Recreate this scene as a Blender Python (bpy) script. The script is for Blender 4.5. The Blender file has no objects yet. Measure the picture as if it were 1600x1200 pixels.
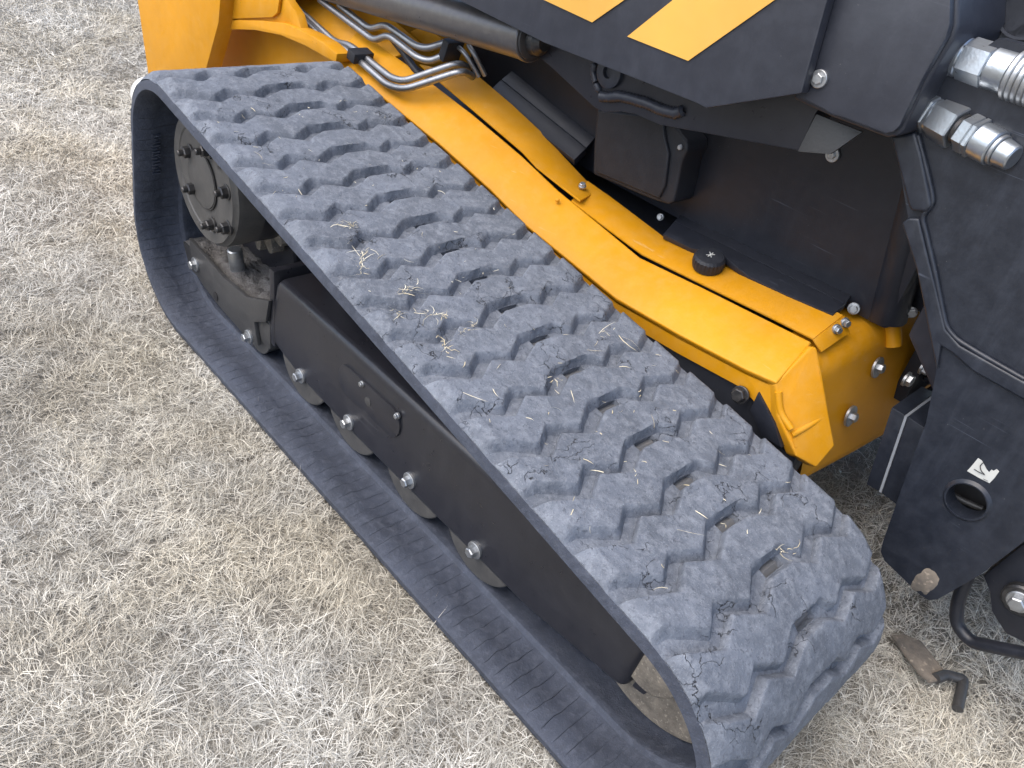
import bpy, bmesh, math, random
import numpy as np
from mathutils import Matrix, Vector, noise

# ------------------------------------------------------------------ camera, sky, sun, exposure
scene = bpy.context.scene
COL = scene.collection
CAM_RIGHT = (0.658612, 0.735005, 0.161237)
CAM_DOWN = (0.524174, -0.294395, -0.799108)
CAM_FWD = (-0.539881, 0.610818, -0.579163)
CAM_POS = (1.68295, -0.64214, 1.20930)
cd = bpy.data.cameras.new('camera')
cd.sensor_width = 36.0
cd.lens = 28.125
cd.clip_start = 0.02
cd.clip_end = 500.0
cam = bpy.data.objects.new('camera', cd)
COL.objects.link(cam)
m = Matrix.Identity(4)
for i in range(3):
    m[i][0] = CAM_RIGHT[i]
    m[i][1] = -CAM_DOWN[i]
    m[i][2] = -CAM_FWD[i]
    m[i][3] = CAM_POS[i]
cam.matrix_world = m
scene.camera = cam

SUN_DIR = Vector((-0.14, -0.50, 0.85)).normalized()      # towards the sun: high on the open side of the machine, veiled by thin cloud
world = bpy.data.worlds.new('World')
scene.world = world
world.use_nodes = True
wn = world.node_tree.nodes
wl = world.node_tree.links
sky = wn.new('ShaderNodeTexSky')
sky.sky_type = 'NISHITA'
sky.sun_disc = False
sky.sun_elevation = math.asin(SUN_DIR.z)
sky.sun_rotation = math.atan2(SUN_DIR.x, SUN_DIR.y)
sky.air_density = 1.0
sky.dust_density = 3.0
sky.ozone_density = 1.6
bg = wn['Background']
bg.inputs['Strength'].default_value = 0.15
wl.new(sky.outputs[0], bg.inputs[0])
sd = bpy.data.lights.new('sun', 'SUN')
sd.energy = 1.5
sd.angle = math.radians(80)
sd.color = (1.0, 0.95, 0.87)
sun = bpy.data.objects.new('sun', sd)
COL.objects.link(sun)
sun.rotation_euler = SUN_DIR.to_track_quat('Z', 'Y').to_euler()
scene.view_settings.view_transform = 'Standard'
scene.view_settings.look = 'None'
scene.view_settings.gamma = 1.0
scene.view_settings.exposure = 0.95
scene.cycles.adaptive_threshold = 0.02
scene.cycles.max_bounces = 5
scene.cycles.diffuse_bounces = 3
scene.cycles.glossy_bounces = 3

random.seed(7)
rng = np.random.default_rng(7)

# ------------------------------------------------------------------ materials
class NT:
    """small helper to wire a procedural material"""
    def __init__(s, name):
        s.m = bpy.data.materials.new(name)
        s.m.use_nodes = True
        s.t = s.m.node_tree
        s.b = s.t.nodes['Principled BSDF']
        s.tc = s.t.nodes.new('ShaderNodeTexCoord')
    def n(s, typ, **kw):
        x = s.t.nodes.new(typ)
        for k, v in kw.items():
            if k in x.inputs:
                x.inputs[k].default_value = v
            else:
                setattr(x, k, v)
        return x
    def l(s, a, b):
        s.t.links.new(a, b)
    def noise(s, scale, detail=4, rough=0.55, dist=0.0, co='Object', vec=None):
        x = s.n('ShaderNodeTexNoise')
        x.inputs['Scale'].default_value = scale
        x.inputs['Detail'].default_value = detail
        x.inputs['Roughness'].default_value = rough
        x.inputs['Distortion'].default_value = dist
        s.l(vec if vec is not None else s.tc.outputs[co], x.inputs['Vector'])
        return x.outputs['Fac']
    def ramp(s, fac, stops):
        x = s.n('ShaderNodeValToRGB')
        e = x.color_ramp.elements
        while len(e) < len(stops):
            e.new(0.5)
        for q, (p, c) in zip(e, stops):
            q.position = p
            q.color = (c, c, c, 1) if not hasattr(c, '__len__') else (*c[:3], 1)
        s.l(fac, x.inputs['Fac'])
        return x.outputs['Color']
    def mix(s, fac, a, b, mode='MIX'):
        x = s.n('ShaderNodeMix')
        x.data_type = 'RGBA'
        x.blend_type = mode
        for sock, v in ((x.inputs['Factor'], fac), (x.inputs[6], a), (x.inputs[7], b)):
            if hasattr(v, 'is_linked') or hasattr(v, 'links'):
                s.l(v, sock)
            elif hasattr(v, '__len__'):
                sock.default_value = (*v[:3], 1)
            else:
                sock.default_value = v
        return x.outputs[2]
    def math(s, op, a, b=None):
        x = s.n('ShaderNodeMath')
        x.operation = op
        for sock, v in zip(x.inputs, (a, b)):
            if v is None:
                continue
            if hasattr(v, 'links'):
                s.l(v, sock)
            else:
                sock.default_value = v
        return x.outputs[0]
    def bump(s, h, strength, dist, prev=None):
        x = s.n('ShaderNodeBump')
        x.inputs['Strength'].default_value = strength
        x.inputs['Distance'].default_value = dist
        s.l(h, x.inputs['Height'])
        if prev is not None:
            s.l(prev, x.inputs['Normal'])
        return x.outputs['Normal']
    def out(s, color=None, rough=None, normal=None, metal=None):
        for v, k in ((color, 'Base Color'), (rough, 'Roughness'), (normal, 'Normal'), (metal, 'Metallic')):
            if v is None:
                continue
            if hasattr(v, 'links'):
                s.l(v, s.b.inputs[k])
            elif hasattr(v, '__len__'):
                s.b.inputs[k].default_value = (*v[:3], 1)
            else:
                s.b.inputs[k].default_value = v
        return s.m

def mat_rubber(name, base=(0.124, 0.140, 0.170), dust=(0.258, 0.278, 0.312), cracks=True, ribs=False):
    t = NT(name)
    n1 = t.noise(9, 5, 0.65, 0.6)
    n2 = t.noise(60, 6, 0.7)
    n3 = t.noise(420, 3, 0.6)
    c = t.mix(t.ramp(n1, [(0.35, 0.0), (0.7, 1.0)]), tuple(0.78 * x for x in base), tuple(1.22 * x for x in base))
    c = t.mix(t.ramp(n2, [(0.46, 0.0), (0.74, 0.75)]), c, dust)
    c = t.mix(t.ramp(n3, [(0.60, 0.0), (0.70, 0.5)]), c, tuple(min(0.38, 2.4 * x) for x in base))
    n4 = t.noise(150, 4, 0.7, 0.8)
    c = t.mix(t.ramp(n4, [(0.32, 0.65), (0.46, 0.0)]), c, (0.05, 0.055, 0.07))
    h = t.math('ADD', t.math('MULTIPLY', n2, 1.0), t.math('MULTIPLY', n3, 0.35))
    nm = t.bump(h, 0.65, 0.004)
    if cracks:
        v = t.n('ShaderNodeTexVoronoi')
        v.feature = 'DISTANCE_TO_EDGE'
        v.inputs['Scale'].default_value = 17
        mp = t.n('ShaderNodeVectorMath')
        mp.operation = 'ADD'
        nz = t.n('ShaderNodeTexNoise')
        nz.inputs['Scale'].default_value = 28
        nz.inputs['Detail'].default_value = 4
        t.l(t.tc.outputs['Object'], nz.inputs['Vector'])
        sc = t.n('ShaderNodeVectorMath')
        sc.operation = 'SCALE'
        sc.inputs['Scale'].default_value = 0.085
        t.l(nz.outputs['Color'], sc.inputs[0])
        t.l(t.tc.outputs['Object'], mp.inputs[0])
        t.l(sc.outputs[0], mp.inputs[1])
        t.l(mp.outputs[0], v.inputs['Vector'])
        line = t.ramp(v.outputs['Distance'], [(0.0, 1.0), (0.016, 0.0)])
        keep = t.ramp(t.noise(11, 2, 0.5), [(0.565, 0.0), (0.60, 1.0)])
        cr = t.math('MULTIPLY', line, keep)
        c = t.mix(cr, c, (0.012, 0.012, 0.014))
        nm = t.bump(t.math('SUBTRACT', 1.0, cr), 0.7, 0.004, nm)
    if ribs:
        uv = t.n('ShaderNodeSeparateXYZ')
        t.l(t.tc.outputs['UV'], uv.inputs[0])
        wob = t.math('MULTIPLY', t.noise(14, 2, 0.5), 0.012)
        fr = t.math('FRACT', t.math('MULTIPLY', t.math('ADD', uv.outputs[0], wob), 1 / 0.0287))
        ln = t.ramp(fr, [(0.0, 1.0), (0.045, 0.0)])
        band = t.ramp(uv.outputs[1], [(0.006, 0.0), (0.02, 1.0), (0.098, 1.0), (0.104, 0.0)])
        ln = t.math('MULTIPLY', t.math('MULTIPLY', ln, band), t.ramp(t.noise(7, 2), [(0.3, 0.25), (0.6, 1.0)]))
        c = t.mix(t.math('MULTIPLY', ln, 0.8), c, (0.012, 0.013, 0.018))
        nm = t.bump(t.math('SUBTRACT', 1.0, ln), 0.8, 0.003, nm)
    return t.out(c, t.ramp(n2, [(0.3, 0.62), (0.7, 0.88)]), nm)

def mat_paint(name, col, rough=0.4, dust=0.25, dustcol=(0.3, 0.28, 0.25), speck=0.25, scratch=0.35, peel=0.1, spec=0.5, chipcol=(0.05, 0.045, 0.04)):
    t = NT(name)
    n1 = t.noise(5, 4, 0.6)
    n2 = t.noise(34, 6, 0.7)
    c = t.mix(t.ramp(n1, [(0.3, 0.0), (0.75, 1.0)]), tuple(0.88 * x for x in col), tuple(min(1, 1.1 * x) for x in col))
    c = t.mix(t.math('MULTIPLY', t.ramp(n2, [(0.42, 0.0), (0.8, 1.0)]), dust), c, dustcol)
    m2 = t.n('ShaderNodeMapping')
    m2.inputs['Scale'].default_value = (42, 42, 7)
    m2.inputs['Rotation'].default_value = (0.12, -0.35, 0.0)
    t.l(t.tc.outputs['Object'], m2.inputs['Vector'])
    rub = t.ramp(t.noise(1.0, 5, 0.65, vec=m2.outputs[0]), [(0.5, 0.0), (0.78, 1.0)])
    c = t.mix(t.math('MULTIPLY', t.math('MULTIPLY', rub, t.ramp(t.noise(4, 3), [(0.4, 0.0), (0.62, 1.0)])), dust * 1.1), c, dustcol)
    chip = t.math('MULTIPLY', t.ramp(t.noise(120, 3, 0.6), [(0.73, 0.0), (0.745, 0.9)]), t.ramp(t.noise(9, 2), [(0.52, 0.0), (0.6, 1.0)]))
    c = t.mix(chip, c, chipcol)
    # fine scratches: noise stretched along one axis
    mp = t.n('ShaderNodeMapping')
    mp.inputs['Scale'].default_value = (5, 60, 230)
    mp.inputs['Rotation'].default_value = (0.3, 0.75, 0.2)
    t.l(t.tc.outputs['Object'], mp.inputs['Vector'])
    s1 = t.noise(1.0, 2, 0.5, vec=mp.outputs[0])
    sc = t.math('MULTIPLY', t.ramp(s1, [(0.69, 0.0), (0.73, 1.0)]), t.ramp(t.noise(8, 2), [(0.5, 0.0), (0.65, scratch)]))
    c = t.mix(sc, c, dustcol)
    s2 = t.math('MULTIPLY', t.ramp(t.noise(260, 3, 0.6), [(0.7, 0.0), (0.78, speck)]), t.ramp(t.noise(13, 3, 0.6), [(0.5, 0.0), (0.7, 1.0)]))
    c = t.mix(s2, c, (0.45, 0.43, 0.4))
    r = t.math('ADD', t.math('MULTIPLY', n2, 0.28), rough - 0.12)
    nm = t.bump(t.noise(190, 2, 0.5), peel, 0.002)
    nm = t.bump(t.noise(3.5, 2, 0.5), 0.12, 0.02, nm)
    t.b.inputs['Specular IOR Level'].default_value = spec
    return t.out(c, r, nm)

def mat_metal(name, col=(0.62, 0.63, 0.64), rough=0.34, dirt=0.35, metal=0.9):
    t = NT(name)
    n1 = t.noise(55, 5, 0.65)
    c = t.mix(t.math('MULTIPLY', t.ramp(n1, [(0.45, 0.0), (0.75, 1.0)]), dirt), col, (0.22, 0.2, 0.18))
    r = t.math('ADD', t.math('MULTIPLY', n1, 0.3), rough - 0.12)
    return t.out(c, r, t.bump(t.noise(240, 2), 0.12, 0.002), metal)

def mat_earth(name, a, b, scale=60, bump=1.0):
    t = NT(name)
    n1 = t.noise(scale, 6, 0.7)
    c = t.mix(t.ramp(n1, [(0.3, 0.0), (0.7, 1.0)]), a, b)
    c = t.mix(t.ramp(t.noise(scale * 7, 2), [(0.6, 0.0), (0.7, 0.5)]), c, tuple(1.8 * x for x in b))
    return t.out(c, 0.95, t.bump(t.noise(scale * 2.5, 4, 0.7), bump, 0.006))

def mat_blades(name, dark, mid, light):
    t = NT(name)
    at = t.n('ShaderNodeAttribute')
    at.attribute_name = 'tone'
    c = t.ramp(at.outputs['Fac'], [(0.0, dark), (0.5, mid), (1.0, light)])
    warm = t.ramp(t.noise(1.9, 4, 0.6), [(0.42, 0.0), (0.64, 1.0)])
    c = t.mix(warm, c, (1.0, 0.955, 0.865), 'MULTIPLY')
    t.b.inputs['Specular IOR Level'].default_value = 0.3
    return t.out(c, 0.6)

M = {
    'rubber': mat_rubber('worn_rubber'),
    'belt': mat_rubber('belt_rubber', base=(0.040, 0.048, 0.070), dust=(0.092, 0.104, 0.135), cracks=False, ribs=True),
    'shaft': mat_metal('window_steel', (0.17, 0.175, 0.185), 0.55, 0.6, 0.2),
    'yellow': mat_paint('yellow_paint', (0.61, 0.268, 0.005), 0.47, 0.22, (0.60, 0.36, 0.12), 0.25, 0.5, 0.10, 0.32),
    'black': mat_paint('black_paint', (0.013, 0.015, 0.022), 0.40, 0.13, (0.05, 0.056, 0.075), 0.4, 0.8, 0.08),
    'frame': mat_paint('dusty_black_paint', (0.019, 0.0195, 0.025), 0.30, 0.2, (0.055, 0.056, 0.064), 0.55, 1.2, 0.06, 0.5),
    'navy': mat_paint('navy_black_paint', (0.014, 0.017, 0.025), 0.36, 0.22, (0.07, 0.08, 0.105), 0.5, 1.6, 0.1),
    'armblack': mat_paint('arm_paint', (0.030, 0.033, 0.044), 0.40, 0.2, (0.085, 0.092, 0.115), 0.45, 0.35, 0.06),
    'greyblack': mat_paint('worn_grey_paint', (0.045, 0.045, 0.046), 0.45, 0.3, (0.10, 0.098, 0.097), 0.3, 0.5, 0.2),
    'plastic': mat_paint('black_plastic', (0.016, 0.018, 0.024), 0.5, 0.15, (0.07, 0.073, 0.085), 0.3, 0.2, 0.15, 0.4),
    'decal': mat_paint('yellow_decal', (0.75, 0.405, 0.075), 0.4, 0.06, (0.6, 0.45, 0.2), 0.1, 0.3, 0.03),
    'zinc': mat_metal('zinc', (0.48, 0.50, 0.52), 0.40, 0.6),
    'zincpale': mat_metal('pale_zinc', (0.50, 0.54, 0.58), 0.3, 0.3),
    'pipe': mat_metal('steel_pipe', (0.34, 0.35, 0.37), 0.40, 0.55),
    'blackoxide': mat_metal('black_oxide', (0.05, 0.05, 0.052), 0.35, 0.3, 0.6),
    'cylinder': mat_metal('cylinder_paint', (0.12, 0.115, 0.115), 0.3, 0.3, 0.55),
    'hubgrey': mat_paint('dusty_hub', (0.060, 0.059, 0.058), 0.5, 0.4, (0.14, 0.133, 0.124), 0.4, 0.5, 0.2),
    'dusty': mat_earth('dusty_iron', (0.10, 0.09, 0.078), (0.26, 0.23, 0.19), 26, 0.5),
    'tan': mat_earth('dried_mud', (0.30, 0.235, 0.155), (0.42, 0.34, 0.235), 30, 0.4),
    'mudplate': mat_earth('mud_on_metal', (0.06, 0.06, 0.062), (0.25, 0.21, 0.165), 14, 0.4),
    'dirt': mat_earth('loose_dirt', (0.085, 0.081, 0.079), (0.20, 0.193, 0.187), 70, 1.0),
    'soil': mat_earth('thatch_soil', (0.13, 0.118, 0.098), (0.31, 0.288, 0.245), 45, 1.0),
    'white': mat_paint('white_plastic', (0.62, 0.63, 0.60), 0.35, 0.1, (0.6, 0.55, 0.45), 0.1, 0.1, 0.05),
    'print': mat_paint('black_print', (0.03, 0.03, 0.032), 0.5, 0.0, (0.1, 0.1, 0.1), 0.0, 0.0, 0.0),
    'greyseam': mat_paint('grey_seam', (0.22, 0.24, 0.27), 0.5, 0.2, (0.35, 0.35, 0.36), 0.1, 0.2, 0.1),
    'grass': mat_blades('dry_grass', (0.25, 0.234, 0.205), (0.52, 0.497, 0.442), (0.82, 0.80, 0.735)),
    'straw': mat_blades('straw', (0.40, 0.33, 0.20), (0.62, 0.54, 0.36), (0.78, 0.74, 0.60)),
}

# ------------------------------------------------------------------ mesh helpers
ROOT_LOC = Vector((0.7, 1.0, 0.0))

def link(o, parent=None):
    COL.objects.link(o)
    if parent is not None:
        o.parent = parent
        if parent.type == 'EMPTY':
            o.matrix_parent_inverse = Matrix.Translation(-parent.location)
    return o

def mk(name, V, F, mat, parent=None, smooth=False, bevel=0.0, seg=2, angle=35, auto=40):
    me = bpy.data.meshes.new(name)
    me.from_pydata([tuple(v) for v in V], [], F)
    bm = bmesh.new()
    bm.from_mesh(me)
    bmesh.ops.remove_doubles(bm, verts=bm.verts, dist=1e-6)
    bmesh.ops.recalc_face_normals(bm, faces=bm.faces)
    if bevel > 0:
        ed = [e for e in bm.edges if len(e.link_faces) == 2 and e.calc_face_angle(0) > math.radians(angle)]
        bmesh.ops.bevel(bm, geom=ed, offset=bevel, segments=seg, profile=0.6, affect='EDGES', clamp_overlap=True)
    bm.to_mesh(me)
    bm.free()
    me.materials.append(M[mat] if isinstance(mat, str) else mat)
    if smooth or bevel > 0:
        me.polygons.foreach_set('use_smooth', [True] * len(me.polygons))
        me.set_sharp_from_angle(angle=math.radians(auto))
    o = bpy.data.objects.new(name, me)
    return link(o, parent)

def xz(p):
    return (p[0], p[2])

def prism(name, poly, y0, y1, mat, parent, bevel=0.0, **kw):
    """polygon in the x-z plane (x, z) or (x, y, z) points, extruded from y0 to y1"""
    q = [(p[0], p[-1]) for p in poly]
    n = len(q)
    V = [(x, y0, z) for x, z in q] + [(x, y1, z) for x, z in q]
    F = [list(range(n)), list(range(2 * n - 1, n - 1, -1))]
    F += [[i, (i + 1) % n, n + (i + 1) % n, n + i] for i in range(n)]
    return mk(name, V, F, mat, parent, bevel=bevel, **kw)

def slab(name, A, B, thick, mat, parent, bevel=0.0, **kw):
    """sheet between two polylines A and B (same length), thickened along its local normal (downwards)"""
    A = [Vector(a) for a in A]
    B = [Vector(b) for b in B]
    n = len(A)
    N = []
    for i in range(n):
        t = (A[min(i + 1, n - 1)] - A[max(i - 1, 0)]).normalized()
        w = (B[i] - A[i]).normalized()
        q = t.cross(w).normalized()
        if q.z < 0:
            q = -q
        N.append(q)
    V = A + B + [a - q * thick for a, q in zip(A, N)] + [b - q * thick for b, q in zip(B, N)]
    F = []
    for i in range(n - 1):
        F.append([i, i + 1, n + i + 1, n + i])
        F.append([2 * n + i, 3 * n + i, 3 * n + i + 1, 2 * n + i + 1])
        F.append([i, 2 * n + i, 2 * n + i + 1, i + 1])
        F.append([n + i, n + i + 1, 3 * n + i + 1, 3 * n + i])
    F.append([0, n, 3 * n, 2 * n])
    F.append([n - 1, 3 * n - 1, 4 * n - 1, 2 * n - 1][0:1] + [3 * n - 1, 4 * n - 1, 2 * n - 1])
    return mk(name, V, F, mat, parent, bevel=bevel, **kw)

def plate(name, poly, thick, mat, parent, bevel=0.0, **kw):
    """planar-ish polygon of 3-D points thickened away from the first normal"""
    P = [Vector(p) for p in poly]
    c = sum(P, Vector()) / len(P)
    nrm = Vector()
    for i in range(len(P)):
        nrm += (P[i] - c).cross(P[(i + 1) % len(P)] - c)
    nrm.normalize()
    if nrm.dot(Vector(CAM_POS) - c) < 0:
        nrm = -nrm
    n = len(P)
    V = P + [p - nrm * thick for p in P]
    F = [list(range(n)), list(range(2 * n - 1, n - 1, -1))]
    F += [[i, (i + 1) % n, n + (i + 1) % n, n + i] for i in range(n)]
    return mk(name, V, F, mat, parent, bevel=bevel, **kw)

def frame_from(axis):
    z = Vector(axis).normalized()
    x = z.cross(Vector((0, 0, 1)))
    if x.length < 1e-3:
        x = Vector((1, 0, 0))
    x.normalize()
    return x, z.cross(x), z

def lathe_data(prof, pos, axis, n=32, rot=0.0, flat=None):
    """profile of (distance along axis, radius); n sides"""
    x, y, z = frame_from(axis)
    p = Vector(pos)
    V, F = [], []
    for d, r in prof:
        for k in range(n):
            a = rot + 2 * math.pi * k / n
            V.append(p + z * d + (x * math.cos(a) + y * math.sin(a)) * r)
    for j in range(len(prof) - 1):
        for k in range(n):
            F.append([j * n + k, j * n + (k + 1) % n, (j + 1) * n + (k + 1) % n, (j + 1) * n + k])
    F.append([k for k in range(n)][::-1])
    F.append([(len(prof) - 1) * n + k for k in range(n)])
    return V, F

def lathe(name, prof, pos, axis, mat, parent, n=32, smooth=True, auto=35, rot=0.0):
    V, F = lathe_data(prof, pos, axis, n, rot)
    return mk(name, V, F, mat, parent, smooth=smooth, auto=auto)

def join_data(parts):
    V, F = [], []
    for v, f in parts:
        b = len(V)
        V += list(v)
        F += [[b + i for i in q] for q in f]
    return V, F

def bolt(pos, axis, r=0.009, h=0.008, washer=1.7, mat='zinc', parent=None, name='bolt', stud=False, rot=None):
    """hex head on a flange, looking along axis away from the surface"""
    rot = random.uniform(0, 1) if rot is None else rot
    parts = [lathe_data([(-0.002, r * washer), (0.0022, r * washer), (0.003, r * washer * 0.93)], pos, axis, 24),
             lathe_data([(0.002, r), (0.002 + h * 0.85, r), (0.002 + h, r * 0.84)], pos, axis, 6, rot)]
    if stud:
        parts.append(lathe_data([(0.0, r * 0.55), (h * 1.75, r * 0.55), (h * 1.9, r * 0.42)], pos, axis, 14))
    V, F = join_data(parts)
    return mk(name, V, F, mat, parent, smooth=True, auto=25)

def tube(name, pts, r, mat, parent, fillet=0.03, n=14, seg=6):
    P = [Vector(p) for p in pts]
    path = [P[0]]
    for i in range(1, len(P) - 1):
        a, b, c = P[i - 1], P[i], P[i + 1]
        la, lc = (a - b).length, (c - b).length
        d = min(fillet, la * 0.45, lc * 0.45)
        p0 = b + (a - b).normalized() * d
        p2 = b + (c - b).normalized() * d
        for k in range(seg + 1):
            t = k / seg
            path.append(p0 * (1 - t) ** 2 + b * 2 * t * (1 - t) + p2 * t * t)
    path.append(P[-1])
    V, F = [], []
    up = None
    for i, p in enumerate(path):
        t = (path[min(i + 1, len(path) - 1)] - path[max(i - 1, 0)]).normalized()
        if up is None:
            up = t.orthogonal().normalized()
        up = (up - t * up.dot(t)).normalized()
        s = t.cross(up)
        for k in range(n):
            a = 2 * math.pi * k / n
            V.append(p + (up * math.cos(a) + s * math.sin(a)) * r)
    L = len(path)
    for j in range(L - 1):
        for k in range(n):
            F.append([j * n + k, j * n + (k + 1) % n, (j + 1) * n + (k + 1) % n, (j + 1) * n + k])
    F.append(list(range(n))[::-1])
    F.append([(L - 1) * n + k for k in range(n)])
    return mk(name, V, F, mat, parent, smooth=True, auto=60)

def boxd(c, s):
    x, y, z = c
    a, b, d = s[0] / 2, s[1] / 2, s[2] / 2
    V = [(x + i * a, y + j * b, z + k * d) for i in (-1, 1) for j in (-1, 1) for k in (-1, 1)]
    F = [[0, 1, 3, 2], [4, 6, 7, 5], [0, 4, 5, 1], [2, 3, 7, 6], [0, 2, 6, 4], [1, 5, 7, 3]]
    return V, F

def box(name, lo, hi, mat, parent, bevel=0.0, **kw):
    c = [(a + b) / 2 for a, b in zip(lo, hi)]
    s = [b - a for a, b in zip(lo, hi)]
    V, F = boxd(c, s)
    return mk(name, V, F, mat, parent, bevel=bevel, **kw)

# ------------------------------------------------------------------ ground
def ground_h(x, y):
    return 0.012 * noise.noise((x * 1.7, y * 1.7, 3.1)) + 0.006 * noise.noise((x * 6.0, y * 6.0, 9.0)) - 0.012

gx = np.concatenate([[-60, -25, -10], np.linspace(-5, 4, 120), [8, 25, 60]])
gy = np.concatenate([[-60, -25, -10], np.linspace(-4, 5, 120), [9, 25, 60]])
V = [(x, y, ground_h(x, y)) for y in gy for x in gx]
nx = len(gx)
F = [[j * nx + i, j * nx + i + 1, (j + 1) * nx + i + 1, (j + 1) * nx + i] for j in range(len(gy) - 1) for i in range(nx - 1)]
ground = mk('ground', V, F, 'soil', smooth=True, auto=180)
ground['kind'] = 'structure'

# ------------------------------------------------------------------ the machine
loader = bpy.data.objects.new('track_loader', None)
loader.location = ROOT_LOC
COL.objects.link(loader)
loader['label'] = 'yellow and black compact track loader with a worn grey rubber track, parked on dry grass'
loader['category'] = 'track loader'

# ---- rubber track: one closed belt path around drive sprocket, rear idler and front idler
W = 0.47
LUG = 0.0165
CIR = [((-0.005, 0.4642), 0.1695), ((1.39, 0.2075), 0.190), ((-0.012, 0.230), 0.2125)]   # carcass outer radius

def tangent(c1, r1, c2, r2):
    """outer tangent points on the left-hand outside of the clockwise loop"""
    d = Vector((c2[0] - c1[0], c2[1] - c1[1]))
    L = d.length
    d.normalize()
    nn = Vector((-d.y, d.x))
    s = (r1 - r2) / L
    n = nn * math.sqrt(1 - s * s) + d * s
    return n, Vector(c1) + n * r1, Vector(c2) + n * r2

segs = []
tang = [tangent(CIR[i][0], CIR[i][1], CIR[(i + 1) % 3][0], CIR[(i + 1) % 3][1]) for i in range(3)]
total = 0.0
for i in range(3):
    n, p, q = tang[i]
    L = (q - p).length
    segs.append(('line', total, L, p, (q - p).normalized(), n))
    total += L
    c, r = CIR[(i + 1) % 3]
    n2 = tang[(i + 1) % 3][0]
    a0 = math.atan2(n.y, n.x)
    a1 = math.atan2(n2.y, n2.x)
    da = (a0 - a1) % (2 * math.pi)
    segs.append(('arc', total, da * r, Vector(c), r, a0))
    total += da * r

NP = round(total / 0.086)
PITCH = total / NP
# arc length of the point of the top run that lies at x = 0 on the lug-top line
n0, p0, q0 = tang[0]
d0 = (q0 - p0).normalized()
S0 = (Vector((0.0, 0.653)) - n0 * LUG - p0).dot(d0)

def belt(s):
    """point on the carcass outer surface and outward normal (x, z) at arc length s"""
    s = s % total
    for g in segs:
        if g[1] <= s <= g[1] + g[2]:
            if g[0] == 'line':
                return g[3] + g[4] * (s - g[1]), g[5]
            a = g[5] - (s - g[1]) / g[4]
            n = Vector((math.cos(a), math.sin(a)))
            return g[3] + n * g[4], n
    return p0, n0

def on_belt(s, v, h):
    p, n = belt(s)
    return (p.x + n.x * h, v, p.y + n.y * h)

def lerp_tab(tab, v):
    for (a, fa), (b, fb) in zip(tab, tab[1:]):
        if v <= b:
            t = max(0.0, (v - a) / (b - a))
            return fa + (fb - fa) * t
    return tab[-1][1]

REAR = [(0, .00), (.015, .03), (.088, .40), (.130, .08), (.183, .37), (.234, .05), (.288, .06), (.330, .31), (.372, .03), (.422, .29), (.47, -.02)]
FRONT = [(0, .64), (.028, .64), (.083, 1.04), (.119, .77), (.171, 1.07), (.216, .72), (.298, .72), (.321, .97), (.359, .72), (.412, .97), (.47, .66)]

# carcass with one sprocket window per pitch
PROF = [(0.001, 0.0105), (0.000, 0.0185), (0.004, 0.0210), (0.044, 0.0245), (0.060, 0.0185), (0.098, 0.0185), (0.106, 0.021),
        (0.112, 0.030), (0.122, 0.031), (0.134, 0.0255), (0.18, 0.0245), (0.235, 0.0245)]
PROF = PROF + [(W - v, t) for v, t in PROF[-2::-1]]
WV0, WV1 = 0.238, 0.284
WD = 0.012
bm = bmesh.new()
uvl = bm.loops.layers.uv.new('UVMap')
SUB = 6
ucols = []
for k in range(NP):
    for f in (0.0, 0.16, 0.33, 0.50, 0.655, 0.80):
        ucols.append(((k + f) * PITCH, f))
nc = len(ucols)
vouter = [0.004, 0.03, 0.12, WV0, WV1, 0.36, 0.44, W - 0.004]

def ringv(s, v, h):
    return bm.verts.new(on_belt(s, v, h))

OUT = [[ringv(S0 + s, v, 0.0) for v in vouter] for s, f in ucols]
INN = [[ringv(S0 + s, v, -t) for v, t in PROF] for s, f in ucols]

def face(vs, uvs, mi=0):
    fc = bm.faces.new(vs)
    fc.smooth = True
    fc.material_index = mi
    for lp, q in zip(fc.loops, uvs):
        lp[uvl].uv = q
    return fc

for i in range(nc):
    j = (i + 1) % nc
    s, f = ucols[i]
    s2 = s + (ucols[j][0] - s if j else total - s)
    for a in range(len(vouter) - 1):
        if a == 3 and abs(f - 0.80) < 1e-6:
            # window pit: four walls and a bulged steel floor
            q = [OUT[i][3], OUT[j][3], OUT[j][4], OUT[i][4]]
            fl = [ringv(S0 + x, v, -WD) for x, v in ((s, WV0 + .002), (s2, WV0 + .002), (s2, WV1 - .002), (s, WV1 - .002))]
            md = [ringv(S0 + (s + s2) / 2, v, -WD + 0.006) for v in (WV0 + .002, WV1 - .002)]
            for e in range(4):
                fc = face([q[e], q[(e + 1) % 4], fl[(e + 1) % 4], fl[e]], [(0, .2)] * 4, 2)
                fc.smooth = False
            face([fl[0], md[0], md[1], fl[3]], [(0, .2)] * 4, 1)
            face([md[0], fl[1], fl[2], md[1]], [(0, .2)] * 4, 1)
            continue
        face([OUT[i][a], OUT[j][a], OUT[j][a + 1], OUT[i][a + 1]], [(s, vouter[a]), (s2, vouter[a]), (s2, vouter[a + 1]), (s, vouter[a + 1])], 2)
    for a in range(len(PROF) - 1):
        v0, v1 = PROF[a][0], PROF[a + 1][0]
        face([INN[i][a + 1], INN[j][a + 1], INN[j][a], INN[i][a]], [(s, v1), (s2, v1), (s2, v0), (s, v0)])
    face([INN[i][0], INN[j][0], OUT[j][0], OUT[i][0]], [(s, 0), (s2, 0), (s2, 0), (s, 0)])
    face([OUT[i][-1], OUT[j][-1], INN[j][-1], INN[i][-1]], [(s, W), (s2, W), (s2, W), (s, W)])
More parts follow.
